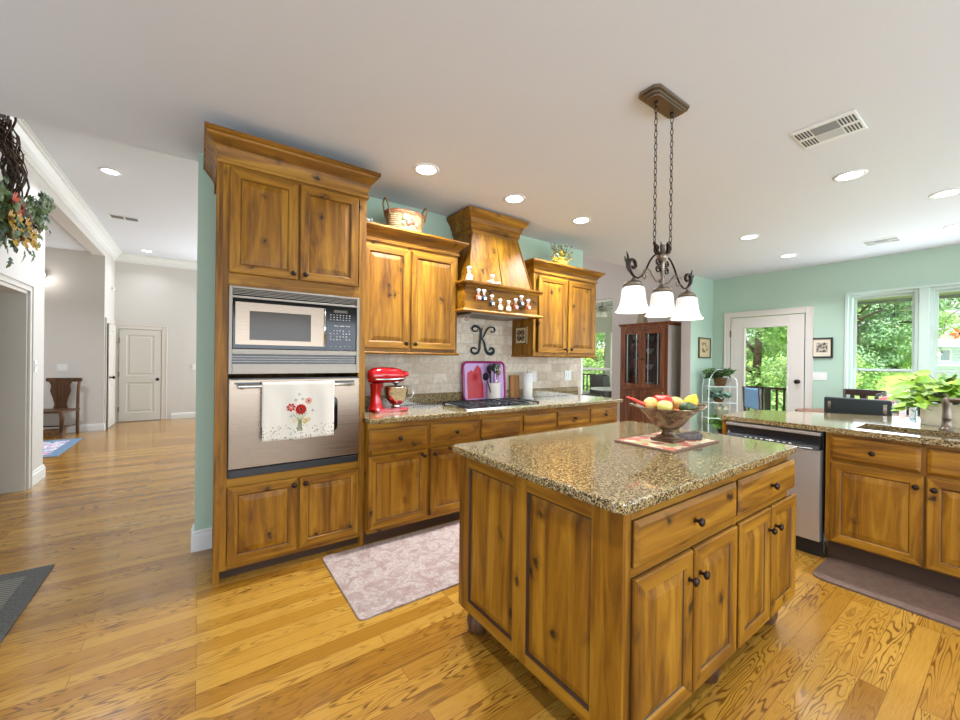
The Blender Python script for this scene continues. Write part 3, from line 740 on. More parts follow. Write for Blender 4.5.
# ================================================================ OVEN + MICROWAVE
mv = thing('built_in_microwave', 'built-in stainless microwave with trim kit above the wall oven', 'microwave', (.140, 2.765, 1.235))
W_ = .775
bm = B()
for a in ((0, .018, 0, .526), (W_-.02, W_, 0, .526), (.018, W_-.02, .455, .470), (.018, W_-.02, .512, .526), (.018, W_-.02, .12, .152), (.018, W_-.02, 0, .062)):
    box(bm, a[0], a[1], -.022, .0, a[2], a[3], 0, .002)
box(bm, .018, W_-.02, -.006, 0, .062, .12, 1); box(bm, .018, W_-.02, -.006, 0, .470, .512, 1)
for k in range(4): box(bm, .02, W_-.022, -.018, -.010, .478+k*.009, .481+k*.009, 0)
for k in range(3): box(bm, .02, W_-.022, -.018, -.010, .074+k*.015, .078+k*.015, 0)
new('trim_kit', bm, [M_steel, M_black], mv)
bm = B(); box(bm, .020, W_-.022, -.014, .30, .154, .453, 0, .002); new('body', bm, M_black, mv)
bm = B()
f = (.032, .540, .178, .432)
for a in ((f[0], .105, f[2], f[3]), (.452, f[1], f[2], f[3]), (.105, .452, .382, f[3]), (.105, .452, f[2], .207)): box(bm, a[0], a[1], -.030, -.014, a[2], a[3])
md = new('door', bm, M_steelov, mv)
bm = B(); box(bm, .105, .452, -.024, -.015, .207, .382); new('door_window', bm, M_ovenglass, md)
bm = B(); tube(bm, [(.540, -.032, .182), (.540, -.032, .428)], .007, 8); new('handle', bm, M_steel2, md)
bm = B(); box(bm, .552, .745, -.020, -.013, .160, .448); pn = new('control_panel', bm, M_black, mv)
bm = B(); box(bm, .600, .690, -.0215, -.019, .410, .428); new('display', bm, pm('amber_display', S(70, 60, 40), .3), pn)
bm = B()
for r in range(3):
    for k in range(7): box(bm, .575+k*.021, .584+k*.021, -.0212, -.0195, .392-r*.016, .397-r*.016)
for r in range(4):
    for k in range(7):
        if (r*7+k) % 5: box(bm, .575+k*.021, .584+k*.021, -.0212, -.0195, .285-r*.020, .292-r*.020)
for k in range(3): box(bm, .60+k*.04, .63+k*.04, -.0212, -.0195, .318, .324)
for k in range(5): box(bm, .58+k*.03, .59+k*.03, -.0212, -.0195, .180, .184)
new('buttons', bm, pm('grey_print', S(170, 166, 158), .5), pn)
ov = thing('wall_oven', 'stainless steel wall oven with a towel on its bar handle', 'oven', (.140, 2.765, .618))
bm = B(); box(bm, 0, W_, -.018, .42, .0, .59); new('body', bm, M_black, ov)
bm = B(); box(bm, .004, W_-.004, -.030, -.018, .0, .046, 0, .004); new('bottom_trim', bm, M_blackm, ov)
bm = B()
for k in range(4):
    box(bm, .03+k*.18, .195+k*.18, -.044, -.040, .556, .568)
new('vent_slots', bm, M_black, ov)
bm = B(); box(bm, .002, W_-.002, -.042, -.018, .055, .585, 0, .004); dr = new('door', bm, M_steelov, ov)
bm = B(); pts = []
for cx, cz, a0 in ((.170+.03, .26, 180), (.625-.03, .26, 270), (.625-.03, .43, 0), (.170+.03, .43, 90)):
    for k in range(5):
        a = math.radians(a0+k*22.5); pts.append((cx+.03*math.cos(a), cz+.03*math.sin(a)))
poly(bm, pts, .0405, .0435, 0, M=RX(PI/2)); new('oven_window', bm, M_black, dr)
bm = B(); tube(bm, [(.045, -.075, .545), (W_-.05, -.075, .545)], .011, 12)
for x in (.07, W_-.075): tube(bm, [(x, -.042, .535), (x, -.075, .545)], .010, 10)
new('handle', bm, pm('handle_steel', S(220, 214, 206), .25, .9), dr)
# dish towel over the oven handle
tl = thing('dish_towel', 'white dish towel printed with red flowers hanging on the oven handle', 'towel', (.519, 2.69, 1.163))
def cloth(bm, w, zt, zb, yf, nx=36, nz=22, amp=.004):
    rows = []
    for j in range(nz+1):
        z = zt+(zb-zt)*j/nz; row = []
        for i in range(nx+1):
            u = i/nx; x = -w/2+w*u
            a = amp*min(1, j/6)
            row.append(bm.verts.new((x, yf-a*math.sin(u*PI*5+.6)-a*.6*math.sin(u*PI*9+2)*j/nz-.004*(j/nz), z+.002*math.sin(u*9)*j/nz)))
        rows.append(row)
    for a, b in zip(rows, rows[1:]):
        for i in range(nx):
            f = bm.faces.new((a[i], a[i+1], b[i+1], b[i])); f.smooth = True
    return rows
m = pm('towel_cotton', S(212, 204, 190), .9); t_ = NT(m); v_ = t_.coords(False)
sp_ = t_.n('ShaderNodeSeparateXYZ'); t_.l(v_, sp_.inputs[0])
band = t_.math('LESS_THAN', sp_.outputs[2], -.245); vor = t_.n('ShaderNodeTexVoronoi'); vor.inputs['Scale'].default_value = 75; t_.l(v_, vor.inputs['Vector'])
spk = t_.ramp(vor.outputs['Distance'], [(.28, WH), (.36, BK)])
noi = t_.ramp(t_.noise(v_, 40, 2), [(.38, BK), (.52, WH)])
ff = t_.math('MULTIPLY', t_.math('MULTIPLY', band, spk), noi)
crease = t_.math('LESS_THAN', t_.math('ABSOLUTE', t_.math('SUBTRACT', t_.math('ABSOLUTE', sp_.outputs[0]), .085)), .0012)
cc = t_.mix(t_.math('MULTIPLY', crease, .3), S(212, 204, 190), S(232, 226, 214))
t_.col(t_.mix(ff, cc, S(96, 112, 74))); t_.bump(t_.noise(v_, 260, 2), .2, .002)
bm = B(); rf = cloth(bm, .420, .018, -.335, -.016)
rb = []
for a in range(1, 6):
    an = PI*a/6
    rb.append([bm.verts.new((-.21+.42*i/36, -.016+.016*(1-math.cos(an))+.0005, .018-.001+.014*math.sin(an)*.6)) for i in range(37)])
prev = rf[0]
for r in rb:
    for i in range(36): f = bm.faces.new((prev[i], prev[i+1], r[i+1], r[i])); f.smooth = True
    prev = r
bk = [bm.verts.new((-.21+.42*i/36, .014, -.25)) for i in range(37)]
for i in range(36): bm.faces.new((prev[i], prev[i+1], bk[i+1], bk[i]))
tc_ = new('cloth', bm, m, tl)
mod = tc_.modifiers.new('s', 'SOLIDIFY'); mod.thickness = .0025
def flower(bm, x, z, r, mi, n=8, ci=None, y=-.0245):
    for k in range(n):
        a = 2*PI*k/n+.2
        poly(bm, [(x+r*.15*math.cos(a), z+r*.15*math.sin(a)), (x+r*.75*math.cos(a-.35), z+r*.75*math.sin(a-.35)), (x+r*math.cos(a), z+r*math.sin(a)), (x+r*.75*math.cos(a+.35), z+r*.75*math.sin(a+.35))], -y, -y+.0006, mi, M=RX(PI/2))
    if ci is not None: poly(bm, [(x+r*.25*math.cos(q*PI/4), z+r*.25*math.sin(q*PI/4)) for q in range(8)], -y, -y+.0012, ci, M=RX(PI/2))
bm = B()
flower(bm, .005, -.150, .036, 0, 12, 1); flower(bm, -.052, -.135, .028, 0, 7); flower(bm, .050, -.098, .022, 2, 8, 1); flower(bm, .030, -.225, .020, 3, 6); flower(bm, .052, -.215, .014, 3, 5); flower(bm, -.03, -.22, .016, 3, 5)
for x, z in ((.015, -.085), (-.025, -.09), (-.05, -.19), (.075, -.16), (-.005, -.055)): flower(bm, x, z, .009, 4, 4)
for dx in (-.02, -.010, 0, .010, .018):
    tube(bm, [(dx*.7, -.0250, -.285), (dx*.4, -.0250, -.22), (dx*2.2, -.0250, -.17)], .0016, 5, 5)
new('printed_flowers', bm, [pm('print_red', S(176, 20, 10), .9), pm('print_dark', S(96, 20, 16), .9), pm('print_pink', S(214, 138, 116), .9), pm('print_yellow', S(206, 178, 84), .9), pm('print_navy', S(44, 52, 60), .9), pm('print_green', S(112, 134, 74), .9)], tl)
# ================================================================ CEILING FIXTURES
def downlight(x, y, z, label, power, r=.075, spot=True):
    t = thing('recessed_light', label, 'ceiling light', (x, y, z), group='recessed ceiling lights')
    bm = B(); lathe(bm, [(r+.022, 0), (r+.018, -.006), (r, -.006), (r-.004, 0)], seg=28); new('trim_ring', bm, M_ringw, t)
    bm = B(); lathe(bm, [(r-.003, -.0035), (0, -.0045)], seg=24); new('lens', bm, M_lens, t)
    d = bpy.data.lights.new('lamp', 'AREA'); d.shape = 'DISK'; d.size = .13; d.energy = power; d.color = (.91, .98, 1.08); d.spread = 2.2
    l = bpy.data.objects.new('lamp', d); C.objects.link(l); l.parent = t; l.location = (0, 0, -.02)
    return t
PW = 15
downlight(1.35, 2.60, HK, 'recessed ceiling light nearest the oven tower, left of the range hood', 30)
downlight(2.21, 2.61, HK, 'recessed ceiling light directly in front of the range hood', 12)
downlight(3.08, 2.61, HK, 'recessed ceiling light above the right wall cabinet and yellow flower pot', 30)
downlight(4.96, 1.83, HK, 'recessed ceiling light between the chandelier chains and the patio door', PW)
downlight(6.21, 1.84, HK, 'small far recessed ceiling light in front of the patio door', PW)
downlight(3.91, .79, HK, 'large recessed ceiling light beside the near air vent', PW)
downlight(4.93, .41, HK, 'recessed ceiling light at the right picture edge above the windows', PW)
downlight(6.18, .44, HK, 'recessed ceiling light closest to the window wall, at the right edge', PW)
downlight(-.82, 5.96, HL, 'recessed light in the high hall ceiling near the crown moulding', 18)
downlight(-.85, 10.04, HL, 'recessed light in the hall ceiling above the far white door', 3.5)
downlight(-2.3, 7.9, 3.14, 'added unseen recessed light in the lower ceiling of the hall recess', 22)  # added out of view to brighten the recess
downlight(.4, .6, HK, 'recessed ceiling light over the near kitchen floor', PW)
downlight(2.1, -.4, HK, 'recessed ceiling light over the floor before the island', PW)
def vent(x0, x1, y0, y1, z, label, bright):
    t = thing('air_vent', label, 'vent', ((x0+x1)/2, (y0+y1)/2, z)); w = (x1-x0)/2; h = (y1-y0)/2
    bm = B(); box(bm, -w, w, -h, h, -.006, 0, 0, .003)
    new('frame', bm, M_ringw, t)
    for s in (-1, 1):
        bm = B(); yc = s*h*.68
        for q in (-1, 1):
            for k in range(5):
                yy = yc-h*.2+k*h*.1; box(bm, q*w*.42-w*.30, q*w*.42+w*.30, yy-h*.028, yy+h*.028, -.0075, -.005)
        new('side_louvre', bm, M_dkvent, t)
    bm = B(); box(bm, -w*.72, -w*.02, -h*.40, h*.40, -.0075, -.005); new('return_grille', bm, pm('grille_grey', S(120, 120, 120), .5), t)
    bm = B()
    for k in range(7): box(bm, w*.05+k*w*.095, w*.05+k*w*.095+w*.05, -h*.40, h*.40, -.0085, -.005)
    new('front_louvres', bm, pm('louvre_grey', S(190, 190, 188), .5), t)
vent(2.905, 3.203, .57, .865, HK, 'square white ceiling air vent nearest the viewer', 1)
vent(6.15, 6.42, .85, 1.14, HK, 'small white ceiling air vent near the window wall', 1)
t = thing('air_vent', 'narrow ceiling vent in the high hall ceiling', 'vent', (-.92, 7.84, HL))
bm = B(); box(bm, -.17, .17, -.09, .09, -.006, 0, 0, .003); new('frame', bm, M_ringw, t)
bm = B(); box(bm, -.15, -.01, -.07, .07, -.008, -.005); box(bm, .01, .15, -.07, .07, -.008, -.005); new('louvres', bm, pm('vent_mid', S(110, 108, 104), .6), t)
# ================================================================ PENDANT
pd_ = thing('pendant_light', 'three-light scrolled bronze pendant with white glass shades over the island', 'pendant light', (2.012, 1.15, 1.58))
bm = B()
lo = [(-.155, -.055), (.155, -.055), (.155, .055), (-.155, .055)]
def oct_(a, b, c): return [(-a+c, -b), (a-c, -b), (a, -b+c), (a, b-c), (a-c, b), (-a+c, b), (-a, b-c), (-a, -b+c)]
for (a, b, z0, z1) in ((.165, .062, 1.140, 1.155), (.150, .050, 1.128, 1.140), (.135, .042, 1.118, 1.128)): poly(bm, oct_(a, b, .022), z0, z1, 0, .003)
new('canopy', bm, M_pewter, pd_)
for s in (-1, 1):
    bm = B(); z = 1.118; k = 0; x0 = s*.078
    lathe(bm, [(.010, 1.118), (.012, 1.108), (.004, 1.100), (.003, 1.09)], (x0, 0, 0), 10)
    z = 1.098
    while z > .405:
        L = .040
        ring = []
        for q in range(12):
            a = 2*PI*q/12; u = .0075*math.cos(a); v = .019*math.sin(a)
            ring.append((x0+(u if k % 2 else 0), (0 if k % 2 else u), z-.019+v))
        tube(bm, ring, .0022, 5, 0, True); z -= .0325; k += 1
    new('chain', bm, M_bronze, pd_)
_pend0 = list(bpy.data.objects)
# centre stem
bm = B()
lathe(bm, [(0, .13), (.010, .135), (.022, .15), (.030, .165), (.018, .178), (.012, .19), (.020, .205), (.012, .22), (.012, .33), (.020, .345), (.026, .36), (.032, .385), (.020, .395), (.014, .41), (.010, .44), (.014, .452), (0, .46)], seg=16)
new('stem', bm, M_pewter, pd_)
def leafstrip(bm, pts, w0):
    n = len(pts)
    tube(bm, pts, [w0*math.sin(PI*(.12+.86*i/(n-1)))+.0012 for i in range(n)], 6, 0, flat=.35)
bm = B()
for k in range(6):
    a = k*PI/3+.3
    pts = [(r*math.cos(a), r*math.sin(a), z) for r, z in ((.014, .375), (.030, .40), (.036, .43), (.030, .452), (.044, .468))]
    leafstrip(bm, spline(pts, 4), .010)
for s in (-1, 1):
    leafstrip(bm, spline([(s*.078, 0, .455), (s*.070, 0, .43), (s*.050, 0, .40), (s*.02, 0, .385)], 4), .009)
    lathe(bm, [(.006, .44), (.009, .45), (.004, .462)], (s*.078, 0, 0), 8)
new('leaf_crown', bm, M_bronze, pd_)
def spiral(cx, cz, r0, r1, a0, turns, n=22, y=0, sgn=1):
    return [(cx+sgn*(r0+(r1-r0)*i/n)*math.cos(a0+2*PI*turns*i/n), y, cz+(r0+(r1-r0)*i/n)*math.sin(a0+2*PI*turns*i/n)) for i in range(n+1)]
for s in (-1, 1):
    bm = B()
    # long outer arm from the crown down to the shade, ending in a scroll with a leaf
    P = spline([(s*.030, 0, .385), (s*.075, 0, .370), (s*.115, 0, .325), (s*.150, 0, .265), (s*.185, 0, .215), (s*.225, 0, .190)], 6)
    tube(bm, P, .0055, 7)
    P2 = spline([(s*.225, 0, .190), (s*.262, 0, .200), (s*.292, 0, .235), (s*.300, 0, .275), (s*.280, 0, .300), (s*.252, 0, .292), (s*.243, 0, .262), (s*.262, 0, .248), (s*.274, 0, .262)], 5)
    tube(bm, P2, [.0055+.004*math.sin(PI*i/len(P2)) for i in range(len(P2))], 7)
    leafstrip(bm, spline([(s*.285, 0, .215), (s*.312, 0, .25), (s*.306, 0, .30), (s*.322, 0, .345)], 4), .013)
    leafstrip(bm, spline([(s*.30, 0, .25), (s*.325, 0, .285), (s*.336, 0, .31)], 4), .009)
    # lower S arm
    P3 = spline([(s*.018, 0, .215), (s*.055, 0, .198), (s*.085, 0, .225), (s*.120, 0, .262), (s*.160, 0, .258), (s*.182, 0, .225), (s*.168, 0, .198), (s*.148, 0, .208), (s*.152, 0, .228)], 5)
    tube(bm, P3, .0052, 7, 1)
    # small scrolls by the stem
    for zc, sg in ((.335, 1), (.280, -1)):
        tube(bm, [(s*(.040+u), 0, zc+sg*v) for u, _, v in spiral(0, 0, .026, .007, PI*.9, 1.4, 20)], [.0035+.003*(1-i/20) for i in range(21)], 6)
    new('scroll_arm', bm, [M_bronze, M_pewter], pd_)
for o in [q for q in bpy.data.objects if q not in _pend0 and q.type == 'MESH']:
    for v in o.data.vertices:
        if v.co.z > .13: v.co.z = .130+(v.co.z-.13)*.78
for k, x in enumerate((-.262, 0, .262)):
    bm = B(); lathe(bm, [(.0, .205), (.008, .20), (.010, .19), (.034, .178), (.044, .168), (.048, .160), (.040, .155), (.030, .150), (.024, .15)], (x, 0, 0), 20)
    for q in range(3):
        a = q*2*PI/3+.5; ball(bm, (x+.050*math.cos(a), .050*math.sin(a), .150), .006, 0, 1)
    fi = new('shade_fitter', bm, M_pewter, pd_)
    bm = B(); pr = [(.026, .152), (.046, .148), (.054, .136), (.057, .108), (.060, .074), (.066, .044), (.075, .022), (.087, .006), (.084, .005), (.072, .020), (.063, .043), (.057, .074), (.054, .108), (.051, .133), (.026, .146)]
    lathe(bm, pr, (x, 0, 0), 32); gs = new('glass_shade', bm, M_glassw, pd_)
    bm = B(); ball(bm, (x, 0, .085), .026, 0, 2, (1, 1, 1.25)); bo = new('bulb', bm, M_bulb, pd_)
    for o in (fi, gs, bo):
        for v in o.data.vertices: v.co.z *= .87
        o.data.update()
    d = bpy.data.lights.new('lamp', 'POINT'); d.energy = 2.5; d.shadow_soft_size = .05; d.color = (1, .93, .82)
    l = bpy.data.objects.new('lamp', d); C.objects.link(l); l.parent = pd_; l.location = (x, 0, .0)
# ================================================================ RUGS AND MATS
def roundrect(x0, x1, y0, y1, r, n=5):
    P = []
    for cx, cy, a0 in ((x1-r, y1-r, 0), (x0+r, y1-r, 90), (x0+r, y0+r, 180), (x1-r, y0+r, 270)):
        for k in range(n+1):
            a = math.radians(a0+90*k/n); P.append((cx+r*math.cos(a), cy+r*math.sin(a)))
    return P
bm = B(); poly(bm, roundrect(.675, 2.35, 1.965, 2.735, .03), .001, .011, 0, .004)
o = new('kitchen_rug', bm, M_rug); tag(o, 'faded pink and cream rug between the island and stove wall', 'rug')
bm = B(); P = roundrect(3.14, 3.585, -.9, .80, .07); poly(bm, P, .001, .012, 0)
q = roundrect(3.14, 3.585, -.9, .80, .07); q2 = roundrect(3.185, 3.54, -.86, .755, .05)
lo = [bm.verts.new((p[0], p[1], .0121)) for p in q]; hi = [bm.verts.new((p[0], p[1], .021)) for p in q2]
for i in range(len(q)): bm.faces.new((lo[i], lo[(i+1) % len(q)], hi[(i+1) % len(q)], hi[i]))
bm.faces.new(hi)
o = new('sink_mat', bm, M_brown_mat); tag(o, 'brown cushioned mat on the floor before the sink cabinets', 'mat')
bm = B(); box(bm, -1.36, -.735, 2.1, 3.595, .001, .009, 0, .002)
gm = new('door_mat', bm, M_grey_mat); tag(gm, 'dark grey woven mat at the left edge of the floor', 'mat')
mm = pm('mat_weave', S(86, 84, 78), .95); t_ = NT(mm); v_ = t_.coords(False)
ck = t_.n('ShaderNodeTexChecker'); ck.inputs['Scale'].default_value = 90; ck.inputs['Color1'].default_value = S(70, 68, 64); ck.inputs['Color2'].default_value = S(132, 128, 116); t_.l(v_, ck.inputs['Vector']); t_.col(ck.outputs['Color'])
bm = B(); box(bm, -1.28, -.83, 2.19, 3.49, .009, .0105); new('woven_field', bm, mm, gm)
mr = pm('hall_rug_pattern', S(120, 150, 176), .95); t_ = NT(mr); v_ = t_.coords(False)
n_ = t_.noise(v_, 7, 4, .7, 1.0)
t_.col(t_.ramp(n_, [(.36, S(96, 128, 160)), (.46, S(222, 226, 230)), (.53, S(170, 60, 130)), (.58, S(236, 234, 236)), (.66, S(120, 160, 190))], 'CONSTANT'))
bm = B(); box(bm, -2.6, -1.50, 7.42, 8.82, .001, .010, 0, .002); hr = new('hall_rug', bm, pm('rug_border_blue', S(104, 130, 156), .95)); tag(hr, 'blue and magenta patterned rug in the hall by the bench', 'rug')
bm = B(); box(bm, -2.45, -1.62, 7.58, 8.66, .010, .0115); new('patterned_field', bm, mr, hr)
# ================================================================ ON THE STOVE WORKTOP
CT = .9155
ck_ = thing('gas_cooktop', 'stainless gas cooktop with black cast iron grates', 'cooktop', (2.235, 2.93, CT))
bm = B(); poly(bm, roundrect(-.425, .425, -.215, .210, .02), 0, .012, 0, .004); new('tray', bm, M_steel2, ck_)
for gx in (-.275, 0, .275):
    bm = B(); a, b = .128, .195
    for x in (-a, 0, a): box(bm, gx+x-.006, gx+x+.006, -b, b, .024, .033, 0, .002)
    for y in (-b, -.10, 0, .10, b): box(bm, gx-a, gx+a, y-.006, y+.006, .025, .034, 0, .002)
    for x in (-a, a):
        for y in (-b, b): box(bm, gx+x-.008, gx+x+.008, y-.008, y+.008, .012, .033)
    new('grate', bm, M_iron, ck_)
for gx, gy in ((-.275, -.1), (-.275, .12), (.275, -.1), (.275, .12), (0, .05)):
    bm = B(); lathe(bm, [(.05, .012), (.048, .016), (.034, .018), (.034, .023), (0, .0235)], (gx, gy, 0), 20); new('burner', bm, M_iron, ck_)
for k in range(5):
    bm = B(); lathe(bm, [(.019, .012), (.019, .030), (.016, .036), (0, .036)], (-.12+k*.06, -.200, 0), 16); new('control_knob', bm, M_blackm, ck_)
# stand mixer
mx = thing('stand_mixer', 'red tilt-head stand mixer with steel bowl beside the oven tower', 'mixer', (1.240, 3.02, CT))
mx.scale = (.94, .94, .99)
bm = B()
P = [(-.145, -.07), (-.10, -.095), (0, -.085), (.09, -.10), (.16, -.075), (.18, 0), (.16, .075), (.09, .10), (0, .085), (-.10, .095), (-.145, .07)]
poly(bm, [tuple(v)[:2] for v in spline([(*p, 0) for p in P], 3, True)], 0, .028, 0, .009)
vs = []
sec = [(.020, -.095, .070, .062), (.06, -.100, .052, .050), (.12, -.105, .043, .045), (.18, -.102, .045, .046), (.225, -.095, .060, .055)]
rows = [[bm.verts.new((cx+a*math.cos(2*PI*k/16), b*math.sin(2*PI*k/16), z)) for k in range(16)] for z, cx, a, b in sec]
for r, s_ in zip(rows, rows[1:]):
    for k in range(16): bm.faces.new((r[k], r[(k+1) % 16], s_[(k+1) % 16], s_[k])).smooth = True
new('base', bm, M_red, mx, smooth=False)
bm = B()
sec = [(-.172, .022, .245+.035), (-.165, .048, .285), (-.13, .060, .290), (-.05, .064, .293), (.05, .062, .292), (.11, .054, .288), (.145, .040, .282), (.158, .018, .280)]
rows = [[bm.verts.new((x, r*math.cos(2*PI*k/20)*.92, zc+r*math.sin(2*PI*k/20)*1.02)) for k in range(20)] for x, r, zc in sec]
for r, s_ in zip(rows, rows[1:]):
    for k in range(20): bm.faces.new((r[k], r[(k+1) % 20], s_[(k+1) % 20], s_[k])).smooth = True
bm.faces.new(rows[0]); bm.faces.new(rows[-1]); hd_ = new('motor_head', bm, M_red, mx)
bm = B(); lathe(bm, [(.026, 0), (.024, .03), (.020, .045), (0, .046)], seg=16, M=T(.145, 0, .300) @ RY(PI/2)); new('attachment_hub', bm, M_red, hd_)
bm = B()
for s in (-1, 1): tube(bm, spline([(-.13, s*.0575, .262), (0, s*.061, .260), (.10, s*.052, .262), (.148, s*.030, .266)], 5), .0075, 8)
new('trim_band', bm, M_steel2, hd_)
bm = B(); lathe(bm, [(.030, .245), (.030, .225), (.016, .218), (.010, .20), (.010, .14), (0, .13)], (.075, 0, 0), 14); new('beater_shaft', bm, M_steel2, hd_)
bm = B(); lathe(bm, [(.040, .030), (.042, .036), (.030, .048), (.055, .062), (.085, .10), (.101, .145), (.106, .190), (.110, .193), (.110, .199), (.103, .197), (.098, .145), (.080, .10), (.05, .066), (0, .058)], (.080, 0, 0), 32); bw = new('mixing_bowl', bm, M_steel2, mx)
bm = B(); tube(bm, spline([(.175, -.035, .175), (.205, -.055, .165), (.21, -.058, .12), (.168, -.035, .095)], 5), .006, 8); new('handle', bm, M_steel2, bw)
# serving tray leaning on the backsplash
ty = thing('serving_tray', 'magenta rimmed serving tray leaning on the backsplash', 'tray', (2.400, 3.262, CT), 0)
ty.scale = (1.13, 1, 1)
Mt = RX(math.radians(85.5))
P = roundrect(-.235, .235, .0, .40, .05)
bm = B(); poly(bm, P, 0, .006, 0, .002, M=Mt)
new('panel', bm, pm('lilac_panel', S(190, 150, 200), .3), ty)
bm = B(); pts = [(*p, .008) for p in roundrect(-.232, .232, .003, .397, .05, 6)]
vs = tube(bm, pts, .012, 8, 0, True); bmesh.ops.transform(bm, matrix=Mt, verts=bm.verts); new('rim', bm, pm('magenta_rim', S(150, 16, 92), .2), ty)
bm = B(); P = [(-.19, .03), (-.02, .03), (-.02, .16), (-.035, .26), (-.045, .33), (-.08, .37), (-.11, .33), (-.12, .30), (-.15, .315), (-.19, .29), (-.195, .2)]
poly(bm, P[::-1], .0062, .0075, 0, M=Mt)
new('printed_shape', bm, pm('tray_red', S(186, 4, 28), .3), ty)
# crock with utensils
cr = thing('utensil_crock', 'white ceramic crock beside the cooktop holding utensils', 'crock', (2.468, 3.205, CT))
bm = B(); lathe(bm, [(.060, 0), (.066, .006), (.068, .03), (.068, .175), (.072, .182), (.068, .188), (.062, .184), (.060, .03), (0, .02)], seg=28); new('crock_body', bm, pm('cream_ceramic', S(232, 226, 214), .3, coat=.4), cr)
def utensil(name, label, dx, dy, lx, ly, h, kind, mat):
    t = thing(name, label, 'utensil', (2.468+dx, 3.205+dy, CT+.026)); top = Vector((lx, ly, h))
    bm = B(); tube(bm, [(0, 0, 0), top*.5, top*.72], .0055, 7); new('handle', bm, mat, t)
    bm = B(); d = top.normalized(); M = Matrix.Translation(top*.84) @ d.to_track_quat('Z', 'Y').to_matrix().to_4x4()
    if kind == 'spoon': ball(bm, (0, 0, 0), .034, 0, 2, (1, .25, 1.35)); bmesh.ops.transform(bm, matrix=M, verts=bm.verts)
    elif kind == 'turner':
        box(bm, -.034, .034, -.003, .003, -.05, .055, 0, .002)
        bmesh.ops.transform(bm, matrix=M, verts=bm.verts)
    elif kind == 'whisk':
        for k in range(4):
            a = k*PI/4; tube(bm, spline([(0, 0, -.06), (.03*math.cos(a), .03*math.sin(a), 0), (0, 0, .06), (-.03*math.cos(a), -.03*math.sin(a), 0), (0, 0, -.06)], 5), .0016, 4)
        bmesh.ops.transform(bm, matrix=M, verts=bm.verts)
    elif kind == 'ladle':
        lathe(bm, [(0, -.03), (.025, -.024), (.038, -.006), (.040, .008), (.036, .006), (.024, -.018), (0, -.024)], seg=18); bmesh.ops.transform(bm, matrix=M @ RX(1.1), verts=bm.verts)
    new('head', bm, mat, t)
M_tan = wood('utensil_wood', S(150, 104, 60), S(176, 128, 78), S(196, 150, 98), ALK, 'z', .6, False)
utensil('serving_spoon', 'black serving spoon leaning left in the white crock', -.02, 0, -.062, -.01, .35, 'spoon', M_blackm)
utensil('turner', 'dark slotted turner standing upright in the white crock', -.01, .02, -.02, .01, .36, 'turner', M_iron)
utensil('wooden_spoon', 'wooden spoon standing at the right in the white crock', .02, -.01, .045, 0, .33, 'spoon', M_tan)
utensil('whisk', 'wire whisk in the white crock', .0, -.02, .02, -.02, .35, 'whisk', M_steel2)
utensil('ladle', 'black ladle hooked out to the left of the white crock', -.03, -.02, -.12, -.02, .27, 'ladle', M_blackm)
utensil('slotted_spoon', 'dark slotted spoon in the middle of the white crock', .01, .01, .012, .02, .375, 'spoon', M_iron)
utensil('spatula', 'black spatula leaning right in the white crock', .03, .01, .035, .02, .36, 'turner', M_blackm)
pr_ = thing('paper_towel_holder', 'white paper towel roll standing right of the cooktop', 'paper towel', (2.92, 3.19, CT))
bm = B(); lathe(bm, [(.07, 0), (.07, .010), (.0, .012)], seg=24); new('base', bm, M_white, pr_)
bm = B(); lathe(bm, [(.020, .012), (.054, .012), (.054, .285), (.020, .285)], seg=28); new('paper_roll', bm, pm('paper_white', S(236, 234, 228), .9), pr_)
bm = B(); lathe(bm, [(.008, .012), (.008, .305), (.012, .312), (0, .322)], seg=12); new('post', bm, M_steel2, pr_)
bm = B(); box(bm, -.065, .065, -.008, .008, 0, .255, 0, .006); o = new('cutting_board', bm, M_tan, loc=(2.82, 3.286, CT), rot=(math.radians(-3), 0, 0)); tag(o, 'small tan cutting board leaning behind the paper towels', 'cutting board')
# wall K monogram: curled script letter in dark metal
K = []
bm = B(); yk = 3.306
def kc(px, py): return (2.228+(px-469)*(.324/25.0), yk, 1.688-(py-322)*(.288/32.0))
def stroke(P, w):
    pts = spline([kc(*p) for p in P], 6); n = len(pts)
    rr = [w*(.35+.65*math.sin(PI*min(1, max(0, i/(n-1))))**.8) for i in range(n)]
    tube(bm, pts, [1.3*q for q in rr], 6, flat=.55)
stroke([(476.8, 326.5), (475.6, 328.6), (472.6, 328.2), (471.6, 325.4), (473.4, 323.0), (476.8, 323.3), (479.2, 326.3), (480.0, 331.0), (479.6, 337.0), (478.9, 343.0), (478.8, 348.0), (477.2, 352.6), (473.8, 354.0), (471.0, 351.8), (471.3, 348.4), (474.2, 347.5), (475.8, 349.8)], .011)
stroke([(481.6, 323.6), (480.2, 329.0), (479.4, 335.0), (479.2, 340.0)], .008)
stroke([(490.0, 326.6), (490.6, 328.8), (493.0, 328.0), (493.7, 325.2), (491.8, 322.8), (488.3, 323.2), (485.4, 326.6), (483.6, 331.4), (481.6, 335.6), (479.6, 337.6)], .011)
stroke([(480.4, 336.6), (482.8, 339.8), (484.0, 344.4), (484.8, 349.4), (487.0, 353.2), (490.4, 354.0), (493.0, 351.4), (492.4, 348.0), (489.6, 347.6), (488.4, 350.2)], .013)
o = new('letter_k', bm, pm('dark_teal_metal', S(34, 46, 54), .35, .6)); tag(o, 'dark scrolled metal letter K on the tile under the hood', 'wall letter')
